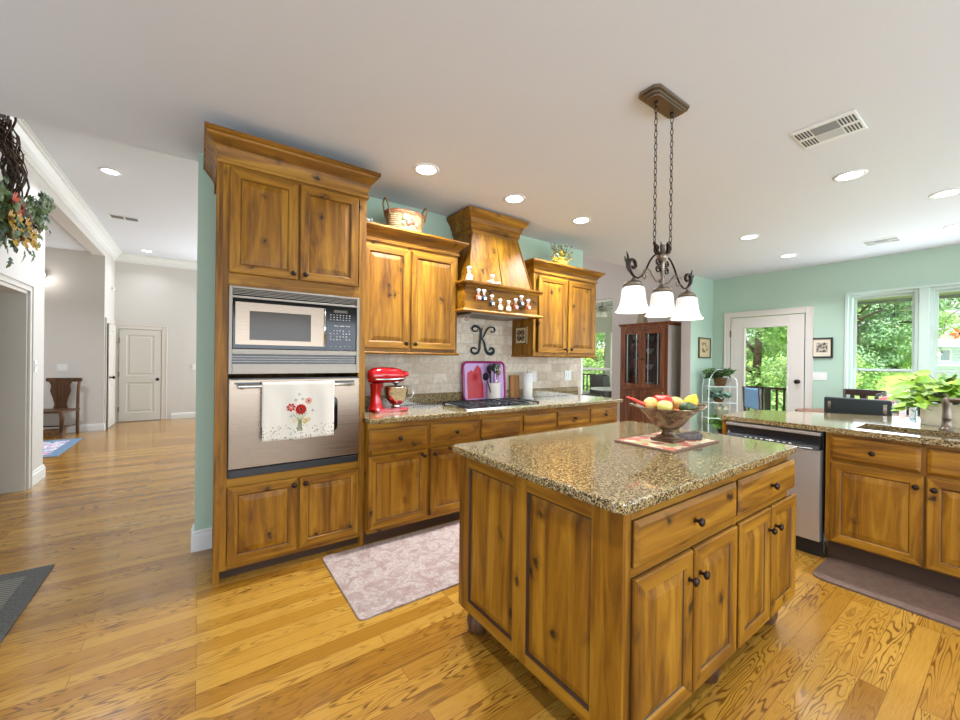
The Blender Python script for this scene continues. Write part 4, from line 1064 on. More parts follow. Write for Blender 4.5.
# outlets
def plate(x, y, z, w, h, rot, label, kind, n=1):
    t = thing('wall_outlet' if kind == 'o' else 'light_switch', label, 'outlet' if kind == 'o' else 'light switch', (x, y, z), rot)
    bm = B(); box(bm, -w/2, w/2, -.006, 0, -h/2, h/2, 0, .002); new('cover_plate', bm, M_white, t)
    for k in range(n):
        xx = (k-(n-1)/2)*.046
        if kind == 'o':
            for zz in (-.02, .02):
                bm = B(); box(bm, xx-.016, xx+.016, -.008, -.006, zz-.014, zz+.014, 0, .001); new('socket', bm, M_ringw, t)
        else:
            bm = B(); box(bm, xx-.012, xx+.012, -.009, -.006, -.028, .028, 0, .001); box(bm, xx-.011, xx+.011, -.012, -.008, 0, .026, 0, .001); new('rocker', bm, M_ringw, t)
plate(3.13, 3.317, 1.15, .075, .12, 0, 'white outlet on the tile just right of the paper towels', 'o')
plate(3.70, 3.317, 1.155, .12, .12, 0, 'white switch plate on the tile at the window end', 's', 2)
plate(XR-.001, 1.752, 1.16, .19, .115, -PI/2, 'white triple switch plate between the patio door and window', 's', 3)
plate(-1.379, 5.98, 1.215, .075, .12, PI/2, 'white switch plate on the wall end beside the side-room doorway', 's', 1)
plate(-1.90, 9.599, 1.12, .13, .115, 0, 'white switch plate above the hall bench', 's', 2)
plate(-.10, 10.599, 1.10, .075, .115, 0, 'white switch plate right of the far hall door', 's', 1)
bm = B(); lathe(bm, [(.03, 0), (.03, .03), (.022, .05), (0, .055)], seg=14, M=T(0, 0, 0) @ RY(PI/2)); o = new('motion_sensor', bm, M_white, loc=(-1.38, 10.25, 2.62)); tag(o, 'small white sensor high on the hall wall near the far door', 'sensor')
# ================================================================ HOOD DECOR
def chef(parent_or_none, loc, s, body, name='chef_figurine', rot=0, label=None):
    mats = [body, pm('skin', S(222, 178, 144), .5) if 'skin' not in MATS else MATS['skin'], M_white, M_blackm]
    bm = B(); lathe(bm, [(.0, 0), (.34, 0), (.36, .1), (.30, .35), (.22, .60), (.14, .72), (0, .74)], seg=12, mi=0)
    for q in (-1, 1): tube(bm, [(q*.20, -.05, .60), (q*.34, -.12, .42), (q*.18, -.26, .36)], .075, 6, 0)
    ball(bm, (0, 0, .90), .19, 1, 2, (1, 1, 1.05)); ball(bm, (0, -.19, .89), .04, 1, 1)
    for q in (-1, 1): ball(bm, (q*.07, -.175, .94), .02, 3, 1)
    box(bm, -.09, .09, -.20, -.17, .81, .84, 3)
    lathe(bm, [(.17, 1.02), (.18, 1.14), (.27, 1.20), (.29, 1.32), (.18, 1.42), (0, 1.44)], seg=12, mi=2)
    box(bm, -.20, .20, -.345, -.30, .08, .42, 2, .01)
    bmesh.ops.scale(bm, vec=(s, s, s), verts=bm.verts)
    o = new(name, bm, mats, parent_or_none, loc, (0, 0, rot))
    if label: tag(o, label, 'figurine')
    return o
M_cream = pm('figurine_cream', S(226, 206, 178), .4); M_navy = pm('figurine_navy', S(40, 44, 58), .4); M_rust = pm('figurine_rust', S(176, 92, 60), .4)
chef(None, (1.905, 2.846, 2.026), .087, M_cream, label='cream chef figurine at the left end of the hood mantel')
# reclining small figurine
bm = B(); lathe(bm, [(0, 0), (.022, .0), (.026, .012), (.016, .032), (0, .04)], seg=12); ball(bm, (.004, -.004, .052), .014, 1, 2); lathe(bm, [(.012, .062), (.02, .070), (.018, .082), (0, .086)], (.004, -.004, 0), 10, 2); tube(bm, [(.01, -.015, .008), (.05, -.02, .010), (.075, -.02, .016)], .009, 6, 0); tube(bm, [(-.015, -.01, .03), (-.05, -.012, .012)], .006, 6, 0); ball(bm, (-.055, -.012, .012), .009, 1, 1)
o = new('chef_figurine', bm, [M_cream, MATS['skin'], M_white], loc=(2.155, 2.848, 2.026)); tag(o, 'small seated chef figurine in the middle of the hood mantel', 'figurine')
g_ = thing('chef_garland', 'garland of tiny chef ornaments strung across the hood front', 'garland', (2.313, 2.848, 1.877))
g_.scale = (1.03, 1.0, 1.03)
GP = [(1.925, 1.965), (1.94, 1.905), (2.00, 1.905), (2.085, 1.868), (2.18, 1.840), (2.275, 1.838), (2.36, 1.862), (2.43, 1.900), (2.515, 1.870), (2.525, 1.965)]
bm = B(); tube(bm, spline([(x-2.24, .008, z-1.86) for x, z in GP], 4), .0022, 5)
for x in (1.925, 2.525): ball(bm, (x-2.24, .010, .105), .008, 0, 1)
new('string', bm, pm('jute', S(150, 120, 80), .9), g_)
GC = [M_rust, M_navy, M_navy, M_cream, M_cream, M_rust, M_navy, M_rust]
for k, (x, z) in enumerate(GP[1:-1]):
    chef(g_, (x-2.24, -.006, z-1.86-.058), .068, GC[k], 'chef_ornament')
bm = B()
for k in range(6):
    a = k*PI/3; tube(bm, spline([(0, 0, 0), (.018*math.cos(a), 0, .018*math.sin(a)), (.026*math.cos(a+.5), 0, .026*math.sin(a+.5)), (.012*math.cos(a+.9), 0, .012*math.sin(a+.9))], 4), .003, 5)
tube(bm, [(0, 0, .02), (0, 0, .062)], .002, 5)
o = new('wire_ornament', bm, pm('rusty_wire', S(120, 92, 84), .5, .5), loc=(1.888, 2.845, 1.695)); tag(o, 'small curled wire ornament hanging under the hood left corner', 'ornament')
# scroll tile on the cabinet side
st = thing('scroll_plaque', 'square scrollwork plaque on the side of the right wall cabinet', 'plaque', (2.8005, 3.165, 1.60), -PI/2)
bm = B(); box(bm, -.095, .095, -.010, 0, -.088, .088, 0, .003); new('backing', bm, pm('plaque_cream', S(200, 176, 134), .5), st)
bm = B()
for a in (0, 1, 2, 3):
    for s in (-1, 1):
        pts = spiral(.045, 0, .030, .006, PI, 1.3, 18, y=-.012, sgn=1)
        v = tube(bm, [(x, y, z*s) for x, y, z in pts], .004, 5)
        bmesh.ops.transform(bm, matrix=RY(a*PI/2+PI/4), verts=v)
for a, b in (((-.085, -.085), (.085, -.085)), ((.085, -.085), (.085, .085)), ((.085, .085), (-.085, .085)), ((-.085, .085), (-.085, -.085))): tube(bm, [(a[0], -.011, a[1]), (b[0], -.011, b[1])], .004, 5)
new('scrolls', bm, M_bronze, st)
# ================================================================ ON TOP OF THE WALL CABINETS
M_wick = two_tone('wicker', S(146, 120, 80), S(176, 150, 108), 60, .8, bump=.4)
bk = thing('wicker_basket', 'oval wicker basket with painted apples on the left wall cabinet', 'basket', (1.385, 3.03, 2.352))
bk.scale = (1.0, 1.0, 1.40)
bm = B()
for k in range(11):
    z = .006+k*.0105; f = .78+.22*(k/10)**.8
    tube(bm, [(.165*f*math.cos(2*PI*q/36), .10*f*math.sin(2*PI*q/36), z) for q in range(36)], .0068, 6, 0, True)
lathe(bm, [(.78*.165, 0), (0, .002)], seg=30, sy=.6)
for k in range(24):
    a = 2*PI*k/24; tube(bm, [(.165*.79*math.cos(a), .10*.79*math.sin(a), .0), (.168*math.cos(a), .103*math.sin(a), .118)], .0045, 5)
new('basket_body', bm, M_wick, bk)
bm = B()
for k in range(2): tube(bm, [((.170)*math.cos(2*PI*q/36), .105*math.sin(2*PI*q/36), .120+k*.008+.003*math.sin(q*2)) for q in range(36)], .007, 6, 0, True)
new('rim', bm, two_tone('reddish_wicker', S(150, 84, 54), S(190, 128, 84), 50, .8), bk)
for s in (-1, 1):
    bm = B(); tube(bm, spline([(s*.155, -.05, .10), (s*.178, -.04, .175), (s*.182, 0, .195), (s*.178, .04, .175), (s*.155, .05, .10)], 5), .007, 7); new('handle', bm, M_wick, bk)
bm = B()
for x, z, r, mi in ((-.045, .07, .026, 1), (-.015, .045, .022, 0), (.02, .058, .024, 0), (-.06, .04, .016, 1), (.055, .04, .015, 2)):
    ball(bm, (x, -.100, z+.018), r, mi, 2, (1, .45, .8))
new('apple_decoration', bm, [pm('apple_red', S(190, 84, 64), .5), pm('apple_green', S(140, 164, 110), .5), pm('apple_blush', S(214, 160, 120), .5)], bk)
bm = B(); ball(bm, (0, 0, .035), .035, 0, 2, (1.2, .8, 1)); ball(bm, (.04, 0, .06), .018, 0, 1)
o = new('stone_figurine', bm, pm('grey_stone', S(128, 132, 128), .7), loc=(1.03, 2.98, 2.352)); tag(o, 'small grey figurine on the left wall cabinet beside the oven tower', 'figurine')
fp = thing('flower_pot', 'yellow flower arrangement on top of the right wall cabinet', 'flower pot', (3.25, 3.04, 2.35))
fp.scale = (1.15, 1.15, 1.0)
bm = B(); lathe(bm, [(.04, 0), (.055, .03), (.07, .075), (.075, .08), (.068, .08), (.05, .03), (0, .02)], seg=20); new('pot', bm, pm('pot_yellow', S(222, 190, 84), .5), fp)
bm = B(); rnd = random.Random(3)
for k in range(46):
    a = rnd.uniform(0, 2*PI); r = rnd.uniform(.02, .16); h = rnd.uniform(.13, .27)
    tube(bm, [(0, 0, .05), (r*.4*math.cos(a), r*.25*math.sin(a), h*.6), (r*math.cos(a), r*.5*math.sin(a), h)], .0028, 4)
    ball(bm, (r*math.cos(a), r*.5*math.sin(a), h), .011, 1, 1, (1, 1, 1.4))
new('budded_stems', bm, [two_tone('dry_stem', S(110, 122, 70), S(160, 158, 104), 30, .8), two_tone('bud_grey', S(140, 146, 116), S(182, 186, 160), 40, .8)], fp)
bm = B()
for k in range(60):
    a = rnd.uniform(0, 2*PI); r = rnd.uniform(.0, .12); h = rnd.uniform(.06, .19)
    ball(bm, (r*math.cos(a), r*.6*math.sin(a), h), rnd.uniform(.012, .02), 0, 1, (1, 1, .6))
new('yellow_blossoms', bm, two_tone('blossom_yellow', S(196, 164, 30), S(214, 190, 70), 40, .7), fp)
# ================================================================ ON THE ISLAND
IT = .9165
mt = pm('placemat_pattern', S(200, 168, 140), .8); t_ = NT(mt); v_ = t_.coords(False)
vor = t_.n('ShaderNodeTexVoronoi'); vor.inputs['Scale'].default_value = 22; t_.l(v_, vor.inputs['Vector']); sx_ = t_.n('ShaderNodeSeparateColor'); t_.l(vor.outputs['Color'], sx_.inputs[0])
t_.col(t_.ramp(sx_.outputs[0], [(0, S(196, 110, 84)), (.3, S(222, 196, 160)), (.55, S(168, 160, 110)), (.75, S(214, 176, 150)), (.9, S(150, 84, 66))], 'CONSTANT'))
bm = B(); box(bm, 1.785, 2.245, .955, 1.275, IT, IT+.008, 0, .002); pmx = new('placemat', bm, pm('placemat_edge', S(110, 84, 66), .8)); tag(pmx, 'patterned placemat under the fruit bowl', 'placemat')
bm = B(); box(bm, 1.80, 2.23, .970, 1.26, IT+.008, IT+.0092); new('printed_field', bm, mt, pmx)
bw = thing('fruit_bowl', 'footed bronze fruit bowl with two handles on the placemat', 'bowl', (2.005, 1.105, IT+.0095))
M_bowl = two_tone('mosaic_bronze', S(84, 66, 48), S(150, 128, 98), 26, .28, bump=.3); MATS['mosaic_bronze'].node_tree.nodes['Principled BSDF'].inputs['Metallic'].default_value = .55
bm = B(); box(bm, -.062, .062, -.062, .062, 0, .016, 0, .004); lathe(bm, [(.058, .016), (.055, .024), (.036, .030), (.028, .045), (.030, .055), (.044, .064)], seg=24); new('foot', bm, pm('bowl_foot', S(96, 70, 48), .3, .4), bw)
bm = B(); lathe(bm, [(.02, .064), (.058, .070), (.080, .092), (.108, .130), (.145, .166), (.168, .176), (.169, .180), (.145, .172), (.104, .136), (.075, .098), (.04, .080), (0, .078)], seg=40); new('bowl_body', bm, M_bowl, bw)
for s in (-1, 1):
    bm = B(); v = tube(bm, spline([(s*.150, -.045, .172), (s*.178, -.04, .182), (s*.195, 0, .190), (s*.178, .04, .182), (s*.150, .045, .172)], 5), .006, 7)
    bmesh.ops.transform(bm, matrix=RZ(-.62), verts=bm.verts); new('handle', bm, M_pewter, bw)
def fruit(name, label, cat, u, v, z, build, mats, rot=(0, 0, 0)):
    # u = across the view direction, v = away from it
    ca, sa = math.cos(-.62), math.sin(-.62)
    x = 2.005+u*ca-v*sa; y = 1.105+u*sa+v*ca
    bm = B(); build(bm); o = new(name, bm, mats, loc=(x, y, IT+.0095+z), rot=rot); tag(o, label, cat); return o
def b_tomato(bm):
    rows = []
    for j in range(13):
        th = PI*j/12; rows.append([])
        for k in range(40):
            a = 2*PI*k/40; r = .052*math.sin(th)*(1+.10*abs(math.cos(a*4))-.05); rows[-1].append(bm.verts.new((r*math.cos(a), r*math.sin(a), .040*math.cos(th)-(.012*math.exp(-(math.sin(th)*2.2)**2)*(1 if math.cos(th) > 0 else -1)))))
    for a_, b_ in zip(rows, rows[1:]):
        for k in range(40): bm.faces.new((a_[k], a_[(k+1) % 40], b_[(k+1) % 40], b_[k])).smooth = True
    bmesh.ops.remove_doubles(bm, verts=bm.verts, dist=1e-5)
    tube(bm, [(0, 0, .028), (.003, 0, .046)], .004, 6, 1)
def b_apple(bm): lathe(bm, [(0, -.028), (.014, -.033), (.030, -.022), (.038, .002), (.034, .022), (.018, .032), (.006, .028), (0, .022)], seg=24); tube(bm, [(0, 0, .022), (.003, 0, .042)], .0016, 5, 1)
def b_lemon(bm): lathe(bm, [(0, -.056), (.008, -.050), (.020, -.038), (.032, -.015), (.034, .010), (.024, .032), (.010, .043), (.006, .050), (0, .054)], seg=24)
def b_avo(bm): lathe(bm, [(0, -.034), (.020, -.028), (.032, -.008), (.030, .014), (.020, .036), (.012, .050), (0, .056)], seg=24)
def b_orange(bm): ball(bm, (0, 0, 0), .038, 0, 3, (1, 1, .96)); tube(bm, [(0, 0, .034), (0, 0, .038)], .004, 6, 1)
def b_chili(bm): tube(bm, spline([(-.075, 0, .012), (-.04, 0, .010), (0, 0, .0), (.04, 0, -.006), (.065, 0, -.004)], 5), [.003+.010*(i/20)**.7 for i in range(21)], 9, 0); tube(bm, [(.065, 0, -.004), (.085, 0, .004)], .003, 5, 1)
M_gstem = pm('stem_green', S(84, 96, 40), .6)
fruit('ribbed_tomato', 'glossy red ribbed tomato on top of the fruit bowl', 'fruit', -.020, .02, .205, b_tomato, [pm('tomato_red', S(206, 34, 20), .2, coat=.4), M_gstem])
fruit('green_apple', 'pale green apple at the front of the fruit bowl', 'fruit', -.045, -.06, .182, b_apple, [pm('apple_pale', S(206, 196, 104), .25, coat=.3), M_gstem])
fruit('peach', 'yellow peach between the red tomato and the lemon in the bowl', 'fruit', .055, .03, .192, b_apple, [two_tone('peach_skin', S(222, 176, 90), S(214, 196, 120), 10, .45), M_gstem], (.3, 0, 0))
fruit('lemon', 'yellow lemon standing tilted at the right of the fruit bowl', 'fruit', .118, .0, .200, b_lemon, [pm('lemon_skin', S(236, 176, 20), .35)], (0, .55, -.6))
fruit('avocado', 'dark green avocado lying at the front right of the fruit bowl', 'fruit', .062, -.062, .180, b_avo, [two_tone('avocado_skin', S(38, 52, 24), S(70, 84, 38), 40, .45)], (0, 1.45, -.62))
fruit('orange', 'orange tucked low in the fruit bowl under the lemon', 'fruit', .035, -.02, .132, b_orange, [pm('orange_skin', S(226, 112, 24), .4), M_gstem])
fruit('nectarine', 'yellow and red nectarine at the left of the fruit bowl', 'fruit', -.090, .0, .190, b_orange, [two_tone('nectarine_skin', S(214, 120, 60), S(232, 190, 110), 14, .4), M_gstem])
fruit('chili_pepper', 'long red pepper poking over the left rim of the bowl', 'pepper', -.150, -.005, .198, b_chili, [pm('chili_red', S(214, 50, 30), .25, coat=.3), M_gstem], (0, .22, -.62))
bm = B()
P = [(-.06, .0), (.065, .0), (.070, .034), (.05, .044), (-.055, .020)]
poly(bm, P, -.03, .03, 0, .004, M=RX(PI/2)); o = new('stone_wedge', bm, two_tone('dark_stone', S(46, 36, 32), S(96, 80, 70), 40, .4), loc=(2.135, 1.07, IT+.0095), rot=(0, 0, -.7)); tag(o, 'small dark stone wedge beside the foot of the fruit bowl', 'stone')
# ================================================================ PENINSULA TOP
fc = thing('kitchen_faucet', 'bronze single-lever faucet behind the sink', 'faucet', (3.955, .315, CT))
M_fauc = pm('brushed_nickel_faucet', S(120, 108, 94), .3, .9)
bm = B(); lathe(bm, [(.034, 0), (.034, .006), (.024, .016), (.022, .05), (.0215, .075), (.024, .08), (.0215, .085), (.020, .13), (.022, .165), (.026, .185), (.024, .20), (.012, .212), (0, .215)], seg=20); new('body', bm, M_fauc, fc)
bm = B(); tube(bm, spline([(0, 0, .19), (-.03, -.05, .200), (-.07, -.11, .192), (-.10, -.16, .180), (-.115, -.185, .155)], 5), [.017-.005*i/20 for i in range(21)], 10); new('spout', bm, M_fauc, fc)
bm = B(); tube(bm, [(0, 0, .208), (.004, .004, .225)], .006, 8); ball(bm, (.004, .004, .228), .008); new('lever', bm, M_fauc, fc)
pp = thing('pothos_plant', 'bright lime pothos in a beige pot on the peninsula behind the faucet', 'potted plant', (4.30, .33, CT))
bm = B(); poly(bm, roundrect(-.11, .11, -.13, .13, .03), 0, .15, 0, .006); new('pot', bm, two_tone('beige_pot', S(196, 182, 150), S(214, 202, 172), 12, .6), pp)
rnd = random.Random(11)
bm = B(); bs = B()
def leaf(bm, c, d, nrm, L, w):
    d = d.normalized(); s = d.cross(nrm).normalized(); n = s.cross(d).normalized()
    out = [(0, 0), (-.12, .30), (.02, .50), (.30, .52), (.60, .36), (.85, .14), (1.05, 0)]
    mid = [bm.verts.new(c+d*L*x-n*L*.10*(x*x)) for x in (0, .3, .6, 1.05)]
    for sg in (1, -1):
        e = [bm.verts.new(c+d*L*x+s*sg*w*y+n*L*.06*y*2-n*L*.10*(x*x)) for x, y in out[1:-1]]
        ch = [mid[0]]+e+[mid[3], mid[2], mid[1]]
        try:
            f = bm.faces.new(ch if sg > 0 else ch[::-1]); f.smooth = True
        except ValueError: pass
for k in range(120):
    a = rnd.uniform(0, 2*PI); el = rnd.uniform(-.35, 1.2); r = rnd.uniform(.12, .25)
    p = Vector((r*.75*math.cos(a)*math.cos(el)-.02, r*1.05*math.sin(a)*math.cos(el), .19+r*.75*math.sin(el)))
    d = Vector((math.cos(a), math.sin(a), rnd.uniform(-.6, .3)))
    leaf(bm, p, d, Vector((-1.1+rnd.uniform(-.3, .3), rnd.uniform(-.6, .6)-.1, .9)), rnd.uniform(.065, .10), rnd.uniform(.06, .085))
    tube(bs, [(0, 0, .13), tuple(p*.6+Vector((0, 0, .09))), tuple(p)], .0022, 4)
new('leaves', bm, M_pothos, pp, recalc=False); new('stems', bs, M_gstem, pp)
vz = thing('glass_vase', 'clear glass bud vase with a pothos cutting beside the plant pot', 'vase', (4.10, .47, CT))
bm = B(); lathe(bm, [(.030, 0), (.034, .01), (.036, .035), (.020, .075), (.014, .10), (.018, .12), (.016, .12), (.012, .10), (.018, .075), (.033, .035), (0, .006)], seg=20); new('glass', bm, M_clear, vz)
bm = B(); bs = B()
for k in range(5):
    a = rnd.uniform(0, 6.28); p = Vector((.02*math.cos(a), .05*math.sin(a), .115+.012*k)); leaf(bm, p, Vector((math.cos(a), math.sin(a), -.3)), Vector((-.5, 0, 1)), .075, .065); tube(bs, [(0, 0, .01), (0, 0, .09), tuple(p)], .002, 4)
new('leaves', bm, M_pothos, vz, recalc=False); new('stems', bs, M_gstem, vz)
# ================================================================ BREAKFAST NOOK
M_dkch = pm('dark_leather', S(30, 40, 40), .4)
M_dkwood = pm('espresso_wood', S(44, 28, 22), .35)
sl = thing('counter_stool', 'counter stool with a low dark leather back behind the peninsula', 'stool', (5.02, .913, 0))
bm = B(); box(bm, -.20, .20, -.215, .215, .64, .70, 0, .02); new('seat', bm, M_dkch, sl)
bm = B(); box(bm, -.20, -.155, -.225, .225, .84, 1.028, 0, .012); new('backrest', bm, M_dkch, sl)
for s in (-1, 1):
    bm = B(); box(bm, -.192, -.162, s*.19-.015, s*.19+.015, .68, .86); new('back_post', bm, M_dkwood, sl)
    bm = B(); box(bm, -.2015, -.1995, s*.185-.012, s*.185+.012, .90, .99, 0); new('nail_trim', bm, M_steel2, sl)
    for q in (-1, 1):
        bm = B(); tube(bm, [(q*.16, s*.17, .64), (q*.19, s*.20, 0)], [.02, .014], 8); new('leg', bm, M_dkwood, sl)
bm = B(); tube(bm, [(.178, -.187, .22), (.178, .187, .22), (-.178, .187, .22), (-.178, -.187, .22)], .011, 8, 0, True); new('footrest', bm, M_dkwood, sl)
tb = thing('dining_table', 'dark cherry dining table beyond the peninsula', 'table', (6.15, 1.02, 0))
tp = [(.46*math.cos(2*PI*k/40)*1.0, .70*math.sin(2*PI*k/40)) for k in range(40)]
bm = B(); poly(bm, tp, .735, .765, 0, .008); new('tabletop', bm, M_walnut, tb)
bm = B(); poly(bm, [(x*.82, y*.84) for x, y in tp], .66, .735); new('apron', bm, M_walnut, tb)
for x in (-.26, .26):
    for y in (-.42, .42):
        bm = B(); lathe(bm, [(.02, 0), (.03, .05), (.024, .12), (.035, .35), (.028, .55), (.04, .60), (.04, .66)], (x, y, 0), 14); new('leg', bm, M_walnut, tb)
def chair(x, y, rot, label, kind):
    t = thing('dining_chair', label, 'chair', (x, y, 0), rot, group=None)
    bm = B(); box(bm, -.21, .21, -.22, .20, .43, .47, 0, .012); new('seat', bm, M_dkch if kind != 'blue' else pm('blue_cushion', S(108, 150, 186), .7), t)
    for s in (-1, 1):
        bm = B(); tube(bm, [(s*.19, -.19, 0), (s*.19, -.20, .45), (s*.19, -.235, 1.0)], .017, 8); new('back_post', bm, M_dkwood, t)
        bm = B(); tube(bm, [(s*.19, .17, 0), (s*.19, .17, .43)], [.014, .02], 8); new('leg', bm, M_dkwood, t)
    if kind == 'blue':
        bm = B(); box(bm, -.175, .175, -.235, -.19, .70, .985, 0, .02); new('backrest', bm, MATS['blue_cushion'], t)
    elif kind == 'slat':
        bm = B(); box(bm, -.20, .20, -.248, -.222, .93, 1.01, 0, .01); box(bm, -.18, .18, -.235, -.215, .80, .84, 0, .006); new('top_rail', bm, M_dkwood, t)
        for k in range(3):
            bm = B(); box(bm, -.115+k*.115-.02, -.115+k*.115+.02, -.238, -.220, .84, .93); new('slat', bm, M_dkwood, t)
    else:
        bm = B(); box(bm, -.20, .20, -.245, -.205, .70, 1.015, 0, .02); new('backrest', bm, M_dkch, t)
    return t
chair(6.42, 2.10, -2.3, 'dining chair with a light blue cushion back before the patio door', 'blue')
chair(6.78, 1.25, PI/2, 'dark slat-back dining chair under the first window', 'slat')
chair(6.80, .74, PI/2, 'dark leather-back dining chair at the far side of the table', 'leather')
cd = thing('cake_dome', 'glass dome over a pink treat on the dining table', 'cake dome', (6.02, .90, .766))
bm = B(); lathe(bm, [(.05, 0), (.012, .012), (.012, .13), (.12, .145), (.12, .152), (0, .152)], seg=24); new('stand', bm, M_white, cd)
bm = B(); lathe(bm, [(.11, .153), (.108, .20), (.075, .25), (.02, .272), (.008, .285), (0, .29)], seg=24); new('dome', bm, M_clear, cd)
bm = B(); lathe(bm, [(.06, .153), (.062, .20), (.03, .225), (0, .23)], seg=18); new('cake', bm, pm('pink_cake', S(206, 96, 100), .7), cd)
for k, (y, w, h, c1, lab) in enumerate(((.775, .05, .32, S(214, 176, 150), 'tall beige box at the window end of the dining table'), (.70, .055, .33, S(120, 150, 170), 'blue and white card standing on the dining table'))):
    t = thing('small_box' if k == 0 else 'greeting_card', lab, 'box' if k == 0 else 'card', (5.98, y, .766))
    bm = B(); box(bm, -.02, .02, -w/2, w/2, 0, h, 0, .003); new('box_body', bm, pm('box_side_%s' % ('beige' if k == 0 else 'blue'), S(226, 222, 216), .6), t)
    bm = B(); box(bm, -.0215, -.020, -w*.38, w*.38, h*.45, h*.92); new('printed_front', bm, pm('box_print_%s' % ('beige' if k == 0 else 'blue'), c1, .6), t)
# patio door wall pictures
def picture(x, y, z, w, h, rot, label, frame, matc, art):
    t = thing('framed_picture', label, 'picture', (x, y, z), rot)
    f = .022
    bm = B()
    for a in ((-w/2, w/2, h/2-f, h/2), (-w/2, w/2, -h/2, -h/2+f), (-w/2, -w/2+f, -h/2+f, h/2-f), (w/2-f, w/2, -h/2+f, h/2-f)): box(bm, a[0], a[1], -.025, 0, a[2], a[3], 0, .003)
    new('frame', bm, frame, t)
    bm = B(); box(bm, -w/2+f, w/2-f, -.012, -.004, -h/2+f, h/2-f); new('mount', bm, matc, t)
    bm = B(); box(bm, -w*.26, w*.26, -.0135, -.012, -h*.22, h*.26); new('print', bm, art, t)
picture(XR-.002, 1.712, 1.56, .235, .285, -PI/2, 'small black framed print between the patio door and window', M_blackm, pm('mount_cream', S(222, 208, 184), .7), two_tone('print_grey', S(60, 54, 50), S(196, 184, 164), 24, .7))
picture(6.84, 3.168, 1.575, .40, .34, 0, 'brown framed sepia picture on the short green wall', pm('frame_brown', S(92, 76, 50), .5), pm('mount_sepia', S(190, 172, 134), .7), two_tone('print_sepia', S(90, 84, 50), S(206, 180, 140), 14, .7))
# plant stand
M_wire = pm('white_wire', S(226, 232, 228), .4)
es = thing('plant_stand', 'white wire arched plant stand in the green corner', 'plant stand', (6.75, 2.88, 0), -.70)
for x in (-.21, .21):
    bm = B(); tube(bm, spline([(x, -.10, 0), (x, -.10, .95), (x*.8, -.07, 1.10), (x*.35, -.02, 1.20), (0, .0, 1.23)], 5), .008, 6); new('front_upright', bm, M_wire, es)
    bm = B(); tube(bm, spline([(x, .10, 0), (x, .10, .95), (x*.8, .07, 1.10), (x*.35, .02, 1.20), (0, .0, 1.23)], 5), .008, 6); new('rear_upright', bm, M_wire, es)
for z in (.20, .455, .70, .955):
    bm = B(); tube(bm, [(-.21, -.10, z), (.21, -.10, z), (.21, .10, z), (-.21, .10, z)], .007, 6, 0, True)
    for k in range(9): tube(bm, [(-.168+k*.042, -.10, z), (-.168+k*.042, .10, z)], .0028, 4)
    new('wire_shelf', bm, M_wire, es)
def tuft(name, label, loc, potr, poth, potm, r, h, n, lm, L=.07, droop=0.0):
    t = thing(name, label, 'potted plant', loc)
    bm = B(); lathe(bm, [(potr*.7, 0), (potr, poth), (potr*1.05, poth), (potr*.9, poth*.9), (0, poth*.85)], seg=18); new('pot', bm, potm, t)
    bm = B(); bs = B()
    for k in range(n):
        a = rnd.uniform(0, 2*PI); rr = r*rnd.uniform(.2, 1); hh = poth+h*rnd.uniform(.1, 1)-droop*rr
        p = Vector((rr*math.cos(a), rr*math.sin(a), hh)); leaf(bm, p, Vector((math.cos(a), math.sin(a), rnd.uniform(-.5, .8))), Vector((-.6, -.4, 1)), L*rnd.uniform(.7, 1.2), L*.7)
        if k % 3 == 0: tube(bs, [(0, 0, poth*.85), tuple(p)], .002, 4)
    new('leaves', bm, lm, t, recalc=False); new('stems', bs, M_gstem, t)
def es_pt(dx, z): return (6.75+dx*math.cos(-.70), 2.88+dx*math.sin(-.70), z)
M_basketb = two_tone('dark_basket', S(96, 66, 40), S(140, 104, 66), 50, .8)
M_pmint = two_tone('blue_green_leaf', S(74, 110, 92), S(140, 170, 150), 12, .5)
M_green2 = two_tone('mid_green_leaf', S(70, 120, 44), S(136, 180, 80), 12, .5)
tuft('potted_plant', 'spiky green plant in a brown basket on the top stand shelf', es_pt(.01, .963), .10, .13, M_basketb, .17, .13, 90, M_dkleaf, .10)
tuft('potted_plant', 'blue-green leafy plant on the second shelf of the plant stand', es_pt(-.01, .708), .08, .06, M_basketb, .14, .11, 90, M_pmint, .07)
tuft('potted_plant', 'white pot with pale flowers on the third shelf of the plant stand', es_pt(.04, .463), .09, .14, pm('white_pot', S(232, 228, 216), .4), .09, .06, 24, pm('pale_petals', S(226, 216, 190), .6), .05)
tuft('potted_plant', 'bushy bright green plant on the lowest shelf of the plant stand', es_pt(.06, .208), .09, .09, pm('dark_pot', S(60, 52, 44), .5), .17, .17, 110, M_green2, .09)
# ================================================================ CHINA HUTCH (faces -x)
hu = thing('china_hutch', 'dark cherry china hutch with glass doors against the taupe wall', 'hutch', (6.30, 4.385, 0), -PI/2)
Wd = .885; Dp = .55
bm = B()
box(bm, 0, .025, .02, Dp, 0, 1.96); box(bm, Wd-.025, Wd, .02, Dp, 0, 1.96); box(bm, .025, Wd-.025, Dp-.02, Dp, 0, 1.96)
for z0, z1 in ((0, .08), (.84, .87), (1.94, 1.96)): box(bm, .025, Wd-.025, .02, Dp-.02, z0, z1)
new('carcass', bm, M_cherry, hu)
bm = B(); box(bm, Wd, Wd+.003, .03, Dp-.01, .01, 1.95); sp__ = new('side_panel', bm, pm('painted_side_reflection', S(190, 180, 172), .25, coat=.3), hu); sp__['label'] = 'side of the hutch with a window reflection painted pale grey'  # thin panel, its pale colour paints a window reflection on the side
bm = B(); box(bm, 0, .05, 0, .02, .08, 1.96); box(bm, Wd-.05, Wd, 0, .02, .08, 1.96); box(bm, .05, Wd-.05, .0006, .02, .83, .88); box(bm, .05, Wd-.05, .0006, .02, 1.89, 1.96); box(bm, .05, Wd-.05, .0006, .02, 0, .09)
